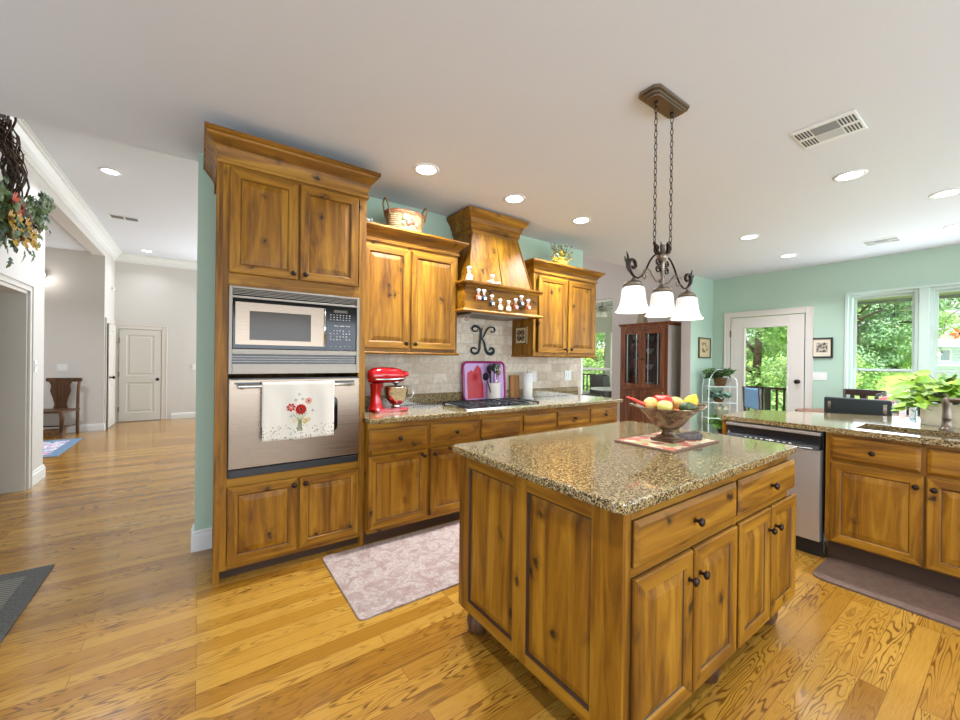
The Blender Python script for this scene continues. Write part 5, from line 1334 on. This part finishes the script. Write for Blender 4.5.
new('face_frame', bm, M_cherry, hu)
bm = B(); sweep(bm, [(0, Dp), (0, 0), (Wd, 0), (Wd, Dp)], [(0, 1.955), (.01, 1.957), (.012, 1.975), (.03, 1.992), (.032, 2.008), (0, 2.008)]); box(bm, .002, Wd-.002, .002, Dp, 1.96, 2.004); new('cornice', bm, M_cherry, hu)
for x in (.045, Wd/2+.003):
    w = Wd/2-.048
    bm = B(); z0, z1 = .885, 1.885; s = .065
    box(bm, x, x+s, -.018, 0, z0, z1); box(bm, x+w-s, x+w, -.018, 0, z0, z1); box(bm, x+s, x+w-s, -.018, 0, z0, z0+s); box(bm, x+s, x+w-s, -.018, 0, z1-s, z1)
    d = new('glass_door', bm, M_cherry, hu)
    bm = B(); box(bm, x+s, x+w-s, -.010, -.007, z0+s, z1-s); new('glass_pane', bm, M_pane2, d)
    bm = B()
    box(bm, x+s+.035, x+s+.050, -.013, -.0065, z0+s, z1-s, 0); box(bm, x+w-s-.050, x+w-s-.035, -.013, -.0065, z0+s, z1-s)
    new('bevel_strip', bm, pm('leaded_strip', S(196, 204, 208), .15, .9), d)
    bm = B(); ball(bm, (x+w-.02 if x < .1 else x+.02, -.028, 1.38), .012); new('knob', bm, M_bronze, d)
    bm = B(); rings(bm, w, .73, [(0, 0, 0, 0), (0, .016, 0, 0), (.005, .02, 0, 0), (.06, .02, 0, 0), (.066, .012, 0, 0), (.10, .018, 0, 0)]); d = new('lower_door', bm, M_cherry, hu, (x, 0, .095))
    bm = B(); ball(bm, (w-.03 if x < .1 else .03, -.03, .60), .012); new('knob', bm, M_bronze, d)
for z in (1.18, 1.46, 1.70):
    bm = B(); box(bm, .026, Wd-.026, .03, Dp-.02, z, z+.008); new('glass_shelf', bm, M_clear, hu)
M_china = pm('white_china', S(226, 224, 216), .25)
rc = random.Random(5)
for z in (.872, 1.19, 1.47, 1.71):
    for k in range(3):
        y = 4.385-.16-k*.28; kind = (k+int(z*10)) % 3
        if kind == 0: pr = [(.03, 0), (.05, .04), (.075, .09), (.078, .095), (.07, .09), (.045, .045), (0, .02)]; nm, lb = 'china_bowl', 'bowl'
        elif kind == 1: pr = [(.035, 0), (.06, .05), (.065, .10), (.035, .15), (.03, .18), (.04, .19), (.03, .185), (0, .16)]; nm, lb = 'china_vase', 'vase'
        else: pr = [(.02, 0), (.10, .012), (.10, .016), (0, .010)]; nm, lb = 'china_plate', 'plate'
        M = Matrix.Identity(4)
        bm = B(); lathe(bm, pr, seg=20)
        o = new(nm, bm, M_china if (k+int(z*7)) % 2 else pm('china_tint_%s' % ('abcdefghijkl'[int(z*10+k) % 12]), S(*[(186, 90, 80), (120, 140, 120), (210, 190, 150)][k]), .3), loc=(6.52, y, z+.001))
        row = {.872: 'bottom', 1.19: 'second', 1.47: 'third', 1.71: 'top'}[z]; pos = ('left', 'middle', 'right')[k]
        if kind == 2: o.rotation_euler = (0, math.radians(78), 0); o.location.z += .10
        tag(o, 'china %s at the %s of the %s hutch shelf' % (lb, pos, row), lb)
tag_ = thing('metronome_ornament', 'slim tan pyramid ornament standing on top of the china hutch', 'ornament', (6.50, 4.08, 2.009))
bm = B(); 
def frus(bm, a, b, z0, z1):
    lo = [bm.verts.new((x*a, y*a, z0)) for x, y in ((-1, -1), (1, -1), (1, 1), (-1, 1))]; hi = [bm.verts.new((x*b, y*b, z1)) for x, y in ((-1, -1), (1, -1), (1, 1), (-1, 1))]
    for i in range(4): bm.faces.new((lo[i], lo[(i+1) % 4], hi[(i+1) % 4], hi[i]))
    bm.faces.new(lo[::-1]); bm.faces.new(hi)
frus(bm, .07, .03, .02, .30); frus(bm, .08, .075, 0, .02); frus(bm, .035, .01, .30, .325); new('ornament_body', bm, pm('tan_ornament', S(150, 132, 104), .5), tag_)
# ================================================================ HALL
bn = thing('hall_chair', 'dark wooden hall chair with a shaped splat back in the recess', 'chair', (-1.98, 9.33, 0), -.35)
M_b = M_bench
bm = B(); poly(bm, [(-.30, -.22), (.30, -.22), (.27, .22), (-.27, .22)], .395, .43, 0, .01); new('seat', bm, M_b, bn)
for s in (-1, 1):
    bm = B(); tube(bm, spline([(s*.27, -.20, .40), (s*.30, -.235, .33), (s*.285, -.215, .20), (s*.27, -.20, .08), (s*.30, -.24, .02), (s*.30, -.24, 0)], 5), [.032-.016*i/26 for i in range(26)], 8); new('front_leg', bm, M_b, bn)
    bm = B(); tube(bm, spline([(s*.25, .20, 0), (s*.25, .20, .40), (s*.245, .215, .70), (s*.25, .24, .92)], 5), .022, 8); new('back_post', bm, M_b, bn)
bm = B(); box(bm, -.29, .29, .215, .255, .88, .945, 0, .012); new('top_rail', bm, M_b, bn)
bm = B(); P = [(-.10, .43), (.10, .43), (.075, .50), (.10, .60), (.14, .72), (.12, .82), (.16, .89), (-.16, .89), (-.12, .82), (-.14, .72), (-.10, .60), (-.075, .50)]
poly(bm, P, -.235, -.215, 0, .003, M=RX(PI/2)); new('splat', bm, M_b, bn)
for s in (-1, 1):
    bm = B(); tube(bm, [(s*.27, -.20, .16), (s*.25, .20, .16)], .012, 8); new('stretcher', bm, M_b, bn)
bm = B(); tube(bm, [(-.26, 0, .16), (.26, 0, .16)], .012, 8); new('stretcher', bm, M_b, bn)
bm = B(); 
for k in range(9): tube(bm, [(.17*(.85+.15*k/8)*math.cos(2*PI*q/24), .11*(.85+.15*k/8)*math.sin(2*PI*q/24), .008+k*.013) for q in range(24)], .009, 6, 0, True)
lathe(bm, [(.15, .002), (0, .004)], seg=20, sy=.65)
o = new('floor_basket', bm, two_tone('brown_wicker', S(96, 68, 40), S(140, 104, 66), 60, .8), loc=(-1.93, 9.18, .001)); tag(o, 'brown wicker basket on the floor under the hall chair', 'basket')
# bulb sconce seen at the wall corner
sc_ = thing('wall_sconce', 'small lit glass sconce on the recess wall behind the corner', 'wall light', (-2.13, 9.598, 2.66))
bm = B(); lathe(bm, [(.045, 0), (.045, .012), (.02, .02), (.012, .05), (0, .05)], seg=16, M=RX(PI/2)); new('wall_plate', bm, M_pewter, sc_)
bm = B(); ball(bm, (0, -.085, 0), .05, 0, 2); new('glass_globe', bm, M_glassw, sc_)
d = bpy.data.lights.new('lamp', 'POINT'); d.energy = 3; d.shadow_soft_size = .05; d.color = (1, .98, .95)
l = bpy.data.objects.new('lamp', d); C.objects.link(l); l.parent = sc_; l.location = (0, -.16, -.04)
# wreath over the side-room doorway
wr = thing('autumn_wreath', 'grapevine wreath with green leaves and orange flowers on the left hall wall', 'wreath', (-1.34, 4.47, 2.74))
rw = random.Random(21)
bm = B()
for k in range(34):
    R = .40+rw.uniform(-.06, .06); ph = rw.uniform(0, 6.28); a1 = rw.uniform(.01, .05); off = rw.uniform(.055, .12)
    n = 44; rr_ = rw.uniform(.004, .008)
    tube(bm, [(off+a1*math.sin(5*2*PI*i/n+ph), (R+a1*math.cos(4*2*PI*i/n+ph))*math.cos(2*PI*i/n), (R+a1*math.cos(4*2*PI*i/n+ph))*math.sin(2*PI*i/n)) for i in range(n)], rr_, 5, 0, True)
for k in range(60):
    a = rw.uniform(0, 6.28); R = .40; p = Vector((.07, R*math.cos(a), R*math.sin(a))); q = p+Vector((rw.uniform(0, .08), rw.uniform(-.14, .14), rw.uniform(-.14, .14)))
    tube(bm, [tuple(p), tuple((p+q)/2+Vector((.02, 0, 0))), tuple(q)], .003, 4)
new('grapevine_ring', bm, two_tone('grapevine', S(52, 38, 30), S(96, 76, 60), 30, .8), wr)
bm = B()
def hall_leaf(bm, p, d, L):
    n = Vector((1, rw.uniform(-.6, .2), rw.uniform(-.4, .4))); d = (d-n*d.dot(n)/n.length_squared).normalized(); s = d.cross(n).normalized()
    pts = [(0, 0), (.25, .28), (.30, .12), (.55, .42), (.58, .16), (.85, .22), (1.1, 0), (.85, -.22), (.58, -.16), (.55, -.42), (.30, -.12), (.25, -.28)]
    f = bm.faces.new([bm.verts.new(p+d*L*x+s*L*y+n.normalized()*.012*math.sin(x*3)) for x, y in pts])
for k in range(240):
    y = rw.gauss(.02, .27); z = -.40+.30*max(0, y)+rw.gauss(0, .10)
    hall_leaf(bm, Vector((.08+rw.uniform(0, .17), y, z)), Vector((0, rw.uniform(-.3, 1), rw.uniform(-1, .7))), rw.uniform(.06, .11))
for k in range(46):
    t0 = k/45; p = Vector((.20+rw.uniform(-.04, .04), .22+.42*t0, -.30+.24*t0+rw.uniform(-.08, .09)))
    hall_leaf(bm, p, Vector((0, 1, rw.uniform(-.5, .8))), .10)
new('green_leaves', bm, two_tone('wreath_green', S(40, 66, 36), S(104, 128, 66), 20, .6), wr, recalc=False)
bm = B()
def blossom(bm, c, r, mi):
    for k in range(9):
        a = 2*PI*k/9; d = Vector((.35, math.cos(a), math.sin(a))).normalized(); s = Vector((1, 0, 0)).cross(d).normalized()
        bm.faces.new([bm.verts.new(c+d*r*x+s*r*y) for x, y in ((.05, 0), (.5, .26), (1, .12), (1, -.12), (.5, -.26))]).material_index = mi
    ball(bm, c, r*.28, 2, 1)
for y, z, r, mi in ((-.24, -.32, .085, 0), (-.05, -.30, .06, 3), (-.16, -.44, .08, 1), (.02, -.42, .075, 1), (-.04, -.53, .08, 1), (.12, -.50, .07, 1), (.20, -.44, .06, 1), (-.24, -.56, .08, 1), (.10, -.36, .06, 3), (-.30, -.45, .07, 1), (.24, -.52, .05, 1), (-.12, -.36, .05, 0), (.30, -.36, .045, 3)):
    blossom(bm, Vector((.24, y, z)), r, mi)
new('flowers', bm, [pm('flower_orange', S(206, 72, 20), .7), pm('flower_gold', S(204, 158, 40), .7), pm('flower_centre', S(74, 44, 24), .8), pm('flower_rust', S(112, 56, 36), .7)], wr, recalc=False)
# ================================================================ OUTSIDE
M_deck = two_tone('deck_boards', S(150, 138, 124), S(172, 160, 144), 4, .8)
bm = B(); box(bm, XR+.15, 9.35, -1.5, 4.6, -.12, -.02); struct('floor_deck', bm, M_deck)
bm = B(); box(bm, XR+.15, 9.9, 4.6, 10.5, -.12, -.02); struct('floor_porch', bm, pm('porch_floor', S(196, 192, 184), .7))
rl = thing('deck_railing', 'dark deck railing with thin balusters outside the patio door', 'railing', (9.2, 0, 0))
M_rail = pm('rail_dark', S(52, 36, 32), .5)
bm = B(); box(bm, -.045, .045, 1.6, 4.5, .82, .86, 0, .005); new('top_rail', bm, M_rail, rl)
for y in (1.6, 3.0, 4.45):
    bm = B(); box(bm, -.04, .04, y, y+.08, -.02, .82); new('rail_post', bm, M_rail, rl)
bm = B(); box(bm, -.02, .02, 1.6, 4.5, .06, .10); new('bottom_rail', bm, M_rail, rl)
for k in range(24):
    bm = B(); y = 1.68+k*.12; box(bm, -.017, .017, y-.017, y+.017, .10, .82); new('baluster', bm, M_rail, rl)
bm = B(); box(bm, XR+.15, 8.15, -1.5, 4.2, 2.275, 2.34); box(bm, 8.15, 8.19, -1.5, 4.2, 2.235, 2.40); o = struct('roof_eave', bm, pm('eave_paint', S(150, 164, 144), .7))
# lawn and hill
def gz(x, y):
    u = min(1, max(0, (y/max(x, 1)-.092)/.03)); u = u*u*(3-2*u)
    return -1.2+max(0, x-12)*.095*u+.12*math.sin(x*.4)*math.cos(y*.3)
bm = B()
nx, ny = 60, 90
rows = []
for i in range(nx+1):
    r = []
    for j in range(ny+1):
        x = 9.4+i*1.1; y = -30+j*.9
        z = gz(x, y)
        r.append(bm.verts.new((x, y, z)))
    rows.append(r)
for a, b in zip(rows, rows[1:]):
    for j in range(ny): bm.faces.new((a[j], b[j], b[j+1], a[j+1])).smooth = True
o = struct('ground', bm, M_grass)
rt_ = random.Random(99)
def tree_mesh(seed, H, R, n, L, zb=.25):
    r = random.Random(seed)
    bt = B(); tube(bt, [(0, 0, -.3), (.05, .03, H*.25), (-.03, .05, H*.5), (.04, 0, H*.8)], [.18, .15, .11, .04], 8)
    for k in range(9):
        a = r.uniform(0, 6.28); z = H*r.uniform(.25, .75); l = R*r.uniform(.5, .9)
        tube(bt, [(0, 0, z), (l*.5*math.cos(a), l*.5*math.sin(a), z+l*.25), (l*math.cos(a), l*math.sin(a), z+l*.4)], [.07, .045, .02], 6)
    bl = B(); cl = []
    for k in range(46):
        a = r.uniform(0, 6.28); u = r.uniform(zb, 1); rr = R*math.sin(PI*min(1, max(.12, (u-zb)/(1-zb)*.85+.1)))*r.uniform(.35, 1)
        cl.append((Vector((rr*math.cos(a), rr*math.sin(a), H*u)), r.uniform(.22, .38)*R))
    for k in range(n):
        c, cr_ = cl[r.randrange(len(cl))]
        v = Vector((r.gauss(0, 1), r.gauss(0, 1), r.gauss(0, 1))).normalized()*cr_*r.uniform(.55, 1.05); v.z *= .6
        p = c+v; d = Vector((r.uniform(-1, 1), r.uniform(-1, 1), r.uniform(-.8, .3))).normalized(); nn = (v.normalized()+Vector((0, 0, .8))+Vector((r.uniform(-.5, .5), r.uniform(-.5, .5), 0))).normalized()
        s = d.cross(nn)
        if s.length < .1: continue
        s.normalize(); l = L*r.uniform(.6, 1.2)
        bl.faces.new([bl.verts.new(p), bl.verts.new(p+d*l*.5+s*l*.34), bl.verts.new(p+d*l), bl.verts.new(p+d*l*.5-s*l*.34)])
    return bt, bl
protos = []
def make_tree(seed, H, R, n, L, lm, zb=.25):
    t = thing('leafy_tree', 'tree', 'tree', (0, 0, 0))
    bt, bl = tree_mesh(seed, H, R, n, L, zb)
    new('trunk', bt, M_bark, t); new('foliage', bl, lm, t, recalc=False)
    return t
trA = make_tree(1, 7.0, 2.7, 22000, .15, M_leaf, .06); trB = make_tree(2, 8.0, 3.0, 22000, .17, M_leaf2, .06)
spots = [
 (trA, 16.0, 5.6, 'big leafy tree right behind the deck railing, seen through the patio door', .95),
 (trB, 31.0, 5.9, 'leafy tree at the left edge of the first kitchen window', 1.0),
 (trA, 35.0, 4.9, 'light green tree seen in the right half of the first kitchen window', 1.05),
 (trB, 22.5, 9.6, 'tree standing behind the left edge of the patio door glass', 1.0),
 (trB, 35.5, 8.6, 'blue-green tree further back between patio door and first window', 1.3),
 (trA, 57.0, 4.5, 'tree rising behind the roof of the neighbouring house', 1.9),
 (trA, 17.0, 12.6, 'tree beyond the porch seen at the left of the living room window', 1.0),
 (trB, 16.0, 18.6, 'tall tree outside the far end of the porch', 1.0),
 (trB, 52.0, 8.5, 'tallest tree at the back of the lawn', 1.7),
 (trA, 26.0, 14.5, 'tree standing alone behind the porch railing', 1.2),
]
used = set()
for pr0, x, y, lab, sc in spots:
    if pr0 not in used: t = pr0; used.add(pr0)
    else: t = dup(pr0)
    t.location = (x, y, gz(x, y)); t.rotation_euler = (0, 0, rt_.uniform(0, 6)); t.scale = (sc, sc, sc); t['label'] = lab; t['group'] = 'trees beyond the garden'
# hedge shrubs by the lawn
bt, bl = tree_mesh(7, 1.6, 1.1, 2600, .14, .05); sh0 = thing('garden_shrub', 'shrub', 'shrub'); new('stem', bt, M_bark, sh0); new('foliage', bl, M_leaf, sh0, recalc=False)
for k, (x, y, lab) in enumerate(((24.0, 4.75, 'low shrub on the lawn at the left of the first window'), (29.5, 3.05, 'round shrub at the far side of the lawn below the house'), (12.4, 4.2, 'shrub below the deck railing outside the door'))):
    t = sh0 if k == 0 else dup(sh0)
    t.location = (x, y, gz(x, y)); t['label'] = lab
# neighbour house
nh = thing('neighbour_house', 'blue-grey neighbouring house with white windows beyond the lawn', 'house', (42, 1.2, -1.16))
M_sid = pm('blue_siding', S(170, 190, 206), .7); t_ = NT(M_sid); v_ = t_.coords(False)
sp_ = t_.n('ShaderNodeSeparateXYZ'); t_.l(v_, sp_.inputs[0]); ln = t_.math('FRACT', t_.math('MULTIPLY', sp_.outputs[2], 5.0)); t_.col(t_.mix(t_.math('GREATER_THAN', ln, .88), S(176, 196, 212), S(128, 146, 160)))
bm = B(); box(bm, 0, 8, -7, 2.75, -1, 2.5); new('lower_storey', bm, M_sid, nh)
bm = B(); box(bm, -.6, 8, -6.6, 2.95, 2.5, 3.9); new('upper_storey', bm, M_sid, nh)
bm = B()
P = [(-1.2, 3.85), (3.6, 6.6), (8.6, 3.85), (8.6, 3.7), (-1.2, 3.7)]
a = [bm.verts.new((x, -7.2, z)) for x, z in P]; b = [bm.verts.new((x, 3.2, z)) for x, z in P]
for i in range(5): bm.faces.new((a[i], a[(i+1) % 5], b[(i+1) % 5], b[i]))
bm.faces.new(a[::-1]); bm.faces.new(b); new('roof', bm, pm('grey_shingles', S(176, 182, 190), .9), nh)
for y0, y1, z0, z1, x in ((1.9, 2.5, 2.7, 3.6, -.6), (.3, 1.4, 2.7, 3.6, -.6), (-1.6, -.4, 2.7, 3.6, -.6), (-2.4, .8, -.6, 1.6, 0)):
    bm = B(); box(bm, x-.06, x, y0, y1, z0, z1); wf = new('house_window', bm, pm('house_white', S(226, 230, 234), .6) if 'house_white' not in MATS else MATS['house_white'], nh)
    bm = B(); box(bm, x-.08, x-.055, y0+.1, y1-.1, z0+.1, z1-.1); new('pane', bm, pm('house_pane', S(110, 130, 150), .1) if 'house_pane' not in MATS else MATS['house_pane'], wf)
bm = B(); box(bm, -.8, -.6, -6.8, 3.0, 2.42, 2.56); new('trim_band', bm, MATS['house_white'], nh)
# bird feeder hanging from the eave, bracket ornament, window suncatcher
bf = thing('bird_feeder', 'white hanging bird feeder outside the first window', 'bird feeder', (8.0, .98, 0))
bm = B(); tube(bm, [(0, 0, 2.23), (0, 0, 2.13)], .004, 5); new('hanger', bm, M_iron, bf)
bm = B(); lathe(bm, [(.0, 2.14), (.10, 2.10), (.095, 2.095)], seg=16); new('feeder_roof', bm, M_ringw, bf)
bm = B(); lathe(bm, [(.045, 1.93), (.05, 2.095)], seg=14); new('seed_tube', bm, M_clear, bf)
bm = B(); lathe(bm, [(0, 1.915), (.10, 1.92), (.105, 1.935), (.04, 1.93)], seg=16); new('seed_tray', bm, M_iron, bf)
pl_ = thing('plumb_ornament', 'thin dark wind ornament hanging outside the first window', 'ornament', (8.0, 1.13, 0))
bm = B(); tube(bm, [(0, 0, 2.24), (0, 0, 2.07)], .003, 5); lathe(bm, [(0, 2.075), (.018, 2.05), (.006, 2.02), (0, 2.0)], seg=10); new('ornament_body', bm, M_iron, pl_)
su = thing('flower_suncatcher', 'orange flower suncatcher hung in the second window', 'suncatcher', (XR-.03, .47, 1.70))
bm = B(); tube(bm, spline([(0, .13, .0), (0, .11, .16), (0, .02, .27), (0, -.10, .25), (0, -.16, .14)], 5), .004, 6); new('wire_arc', bm, M_pewter, su)
bm = B()
for k in range(7):
    a = 2*PI*k/7; c = Vector((-.004, -.0, 0)); d = Vector((-.15, math.cos(a), math.sin(a))); s = Vector((1, 0, 0)).cross(d).normalized()
    vv = [c+d*.09*x+s*.09*y for x, y in ((.1, 0), (.5, .2), (1, 0), (.5, -.2))]
    f1 = [bm.verts.new(v) for v in vv]; f2 = [bm.verts.new(v+Vector((-.004, 0, 0))) for v in vv]
    bm.faces.new(f1); bm.faces.new(f2[::-1])
    for i in range(4): bm.faces.new((f1[i], f1[(i+1) % 4], f2[(i+1) % 4], f2[i]))
new('petals', bm, pm('suncatcher_orange', S(232, 134, 40), .4), su)
bm = B(); ball(bm, (-.006, 0, 0), .022, 0, 2, (.4, 1, 1)); new('flower_centre', bm, pm('suncatcher_brown', S(110, 50, 24), .5), su)
bm = B()
for s in (-1, 1):
    vv = [Vector((0, s*.02, -.02)), Vector((0, s*.10, .03)), Vector((0, s*.17, -.03)), Vector((0, s*.09, -.07))]
    f1 = [bm.verts.new(v) for v in vv]; f2 = [bm.verts.new(v+Vector((-.004, 0, 0))) for v in vv]
    bm.faces.new(f1); bm.faces.new(f2[::-1])
    for i in range(4): bm.faces.new((f1[i], f1[(i+1) % 4], f2[(i+1) % 4], f2[i]))
new('glass_leaves', bm, pm('suncatcher_cream', S(220, 214, 186), .4), su)
# porch: ceiling, columns, beam, rail, fan, chairs
bm = B(); box(bm, XL+.16, 9.95, 4.6, 10.5, 3.05, 3.12); struct('ceiling_porch', bm, pm('porch_ceiling', S(226, 228, 226), .8))
bm = B(); box(bm, 9.45, 9.65, 4.6, 10.5, 2.15, 3.05); box(bm, 9.45, 9.65, 4.6, 10.5, -.02, .42); struct('wall_porch', bm, M_white)
for y, lab in ((5.4, 'white porch column nearest the house'), (6.98, 'white porch column at the right of the living room window'), (8.6, 'white porch column at the far end')):
    bm = B(); box(bm, 9.44, 9.66, y-.09, y+.09, .42, 2.15); o = new('porch_column', bm, M_white); tag(o, lab, 'column')
pr2 = thing('porch_railing', 'dark porch railing between the white columns', 'railing', (9.72, 0, 0))
bm = B(); box(bm, -.03, .03, 4.7, 10.4, .90, .94); new('top_rail', bm, M_rail, pr2)
for k in range(30):
    bm = B(); y = 5.2+k*.13; box(bm, -.014, .014, y-.014, y+.014, .02, .90); new('baluster', bm, M_rail, pr2)
fn = thing('ceiling_fan', 'ceiling fan with glass lights on the porch ceiling', 'ceiling fan', (8.5, 6.48, 3.05))
bm = B(); lathe(bm, [(.06, 0), (.05, -.05), (.015, -.07), (.015, -.28), (.09, -.30), (.11, -.36), (.09, -.42), (0, -.43)], seg=20); new('motor', bm, M_pewter, fn)
for k in range(5):
    a = 2*PI*k/5+.35; bm = B(); box(bm, .12, .62, -.06, .06, -.352, -.342, 0, .003, M=RZ(a)); new('fan_blade', bm, pm('blade_grey', S(120, 112, 104), .5) if k == 0 else MATS['blade_grey'], fn)
for k in range(3):
    a = 2*PI*k/3; bm = B(); lathe(bm, [(.02, -.44), (.05, -.48), (.075, -.56), (.070, -.56), (.045, -.48)], (.10*math.cos(a), .10*math.sin(a), 0), 16); new('light_shade', bm, M_glassw, fn)
def pchair(x, y, rot, lab):
    t = thing('patio_chair', lab, 'chair', (x, y, 0), rot)
    bm = B(); box(bm, -.25, .25, -.25, .25, .36, .40, 0, .01); new('seat', bm, M_dkch, t)
    bm = B(); box(bm, -.25, .25, .20, .25, .40, .98, 0, .02, M=RX(-.12)); new('backrest', bm, pm('sling_grey', S(52, 56, 64), .7) if 'sling_grey' not in MATS else MATS['sling_grey'], t)
    for s in (-1, 1):
        for q in (-1, 1):
            bm = B(); tube(bm, [(s*.23, q*.22, 0), (s*.23, q*.22, .37)], .014, 6); new('leg', bm, M_dkch, t)
        bm = B(); tube(bm, spline([(s*.26, -.22, .38), (s*.27, -.20, .58), (s*.27, .10, .62), (s*.25, .20, .60)], 4), .014, 6); new('armrest', bm, M_dkch, t)
pchair(8.55, 6.00, .3, 'grey sling patio chair close to the living room window'); pchair(9.0, 7.1, -1.3, 'dark patio chair by the porch railing')
pt = thing('patio_table', 'white-topped patio table on the porch', 'table', (7.9, 5.75, -.02))
bm = B(); lathe(bm, [(0, .68), (.45, .68), (.46, .70), (.45, .72), (0, .72)], seg=30); new('tabletop', bm, pm('patio_white', S(222, 226, 226), .3), pt)
bm = B(); lathe(bm, [(.22, 0), (.20, .03), (.04, .05), (.04, .68)], seg=16); new('pedestal', bm, M_iron, pt)
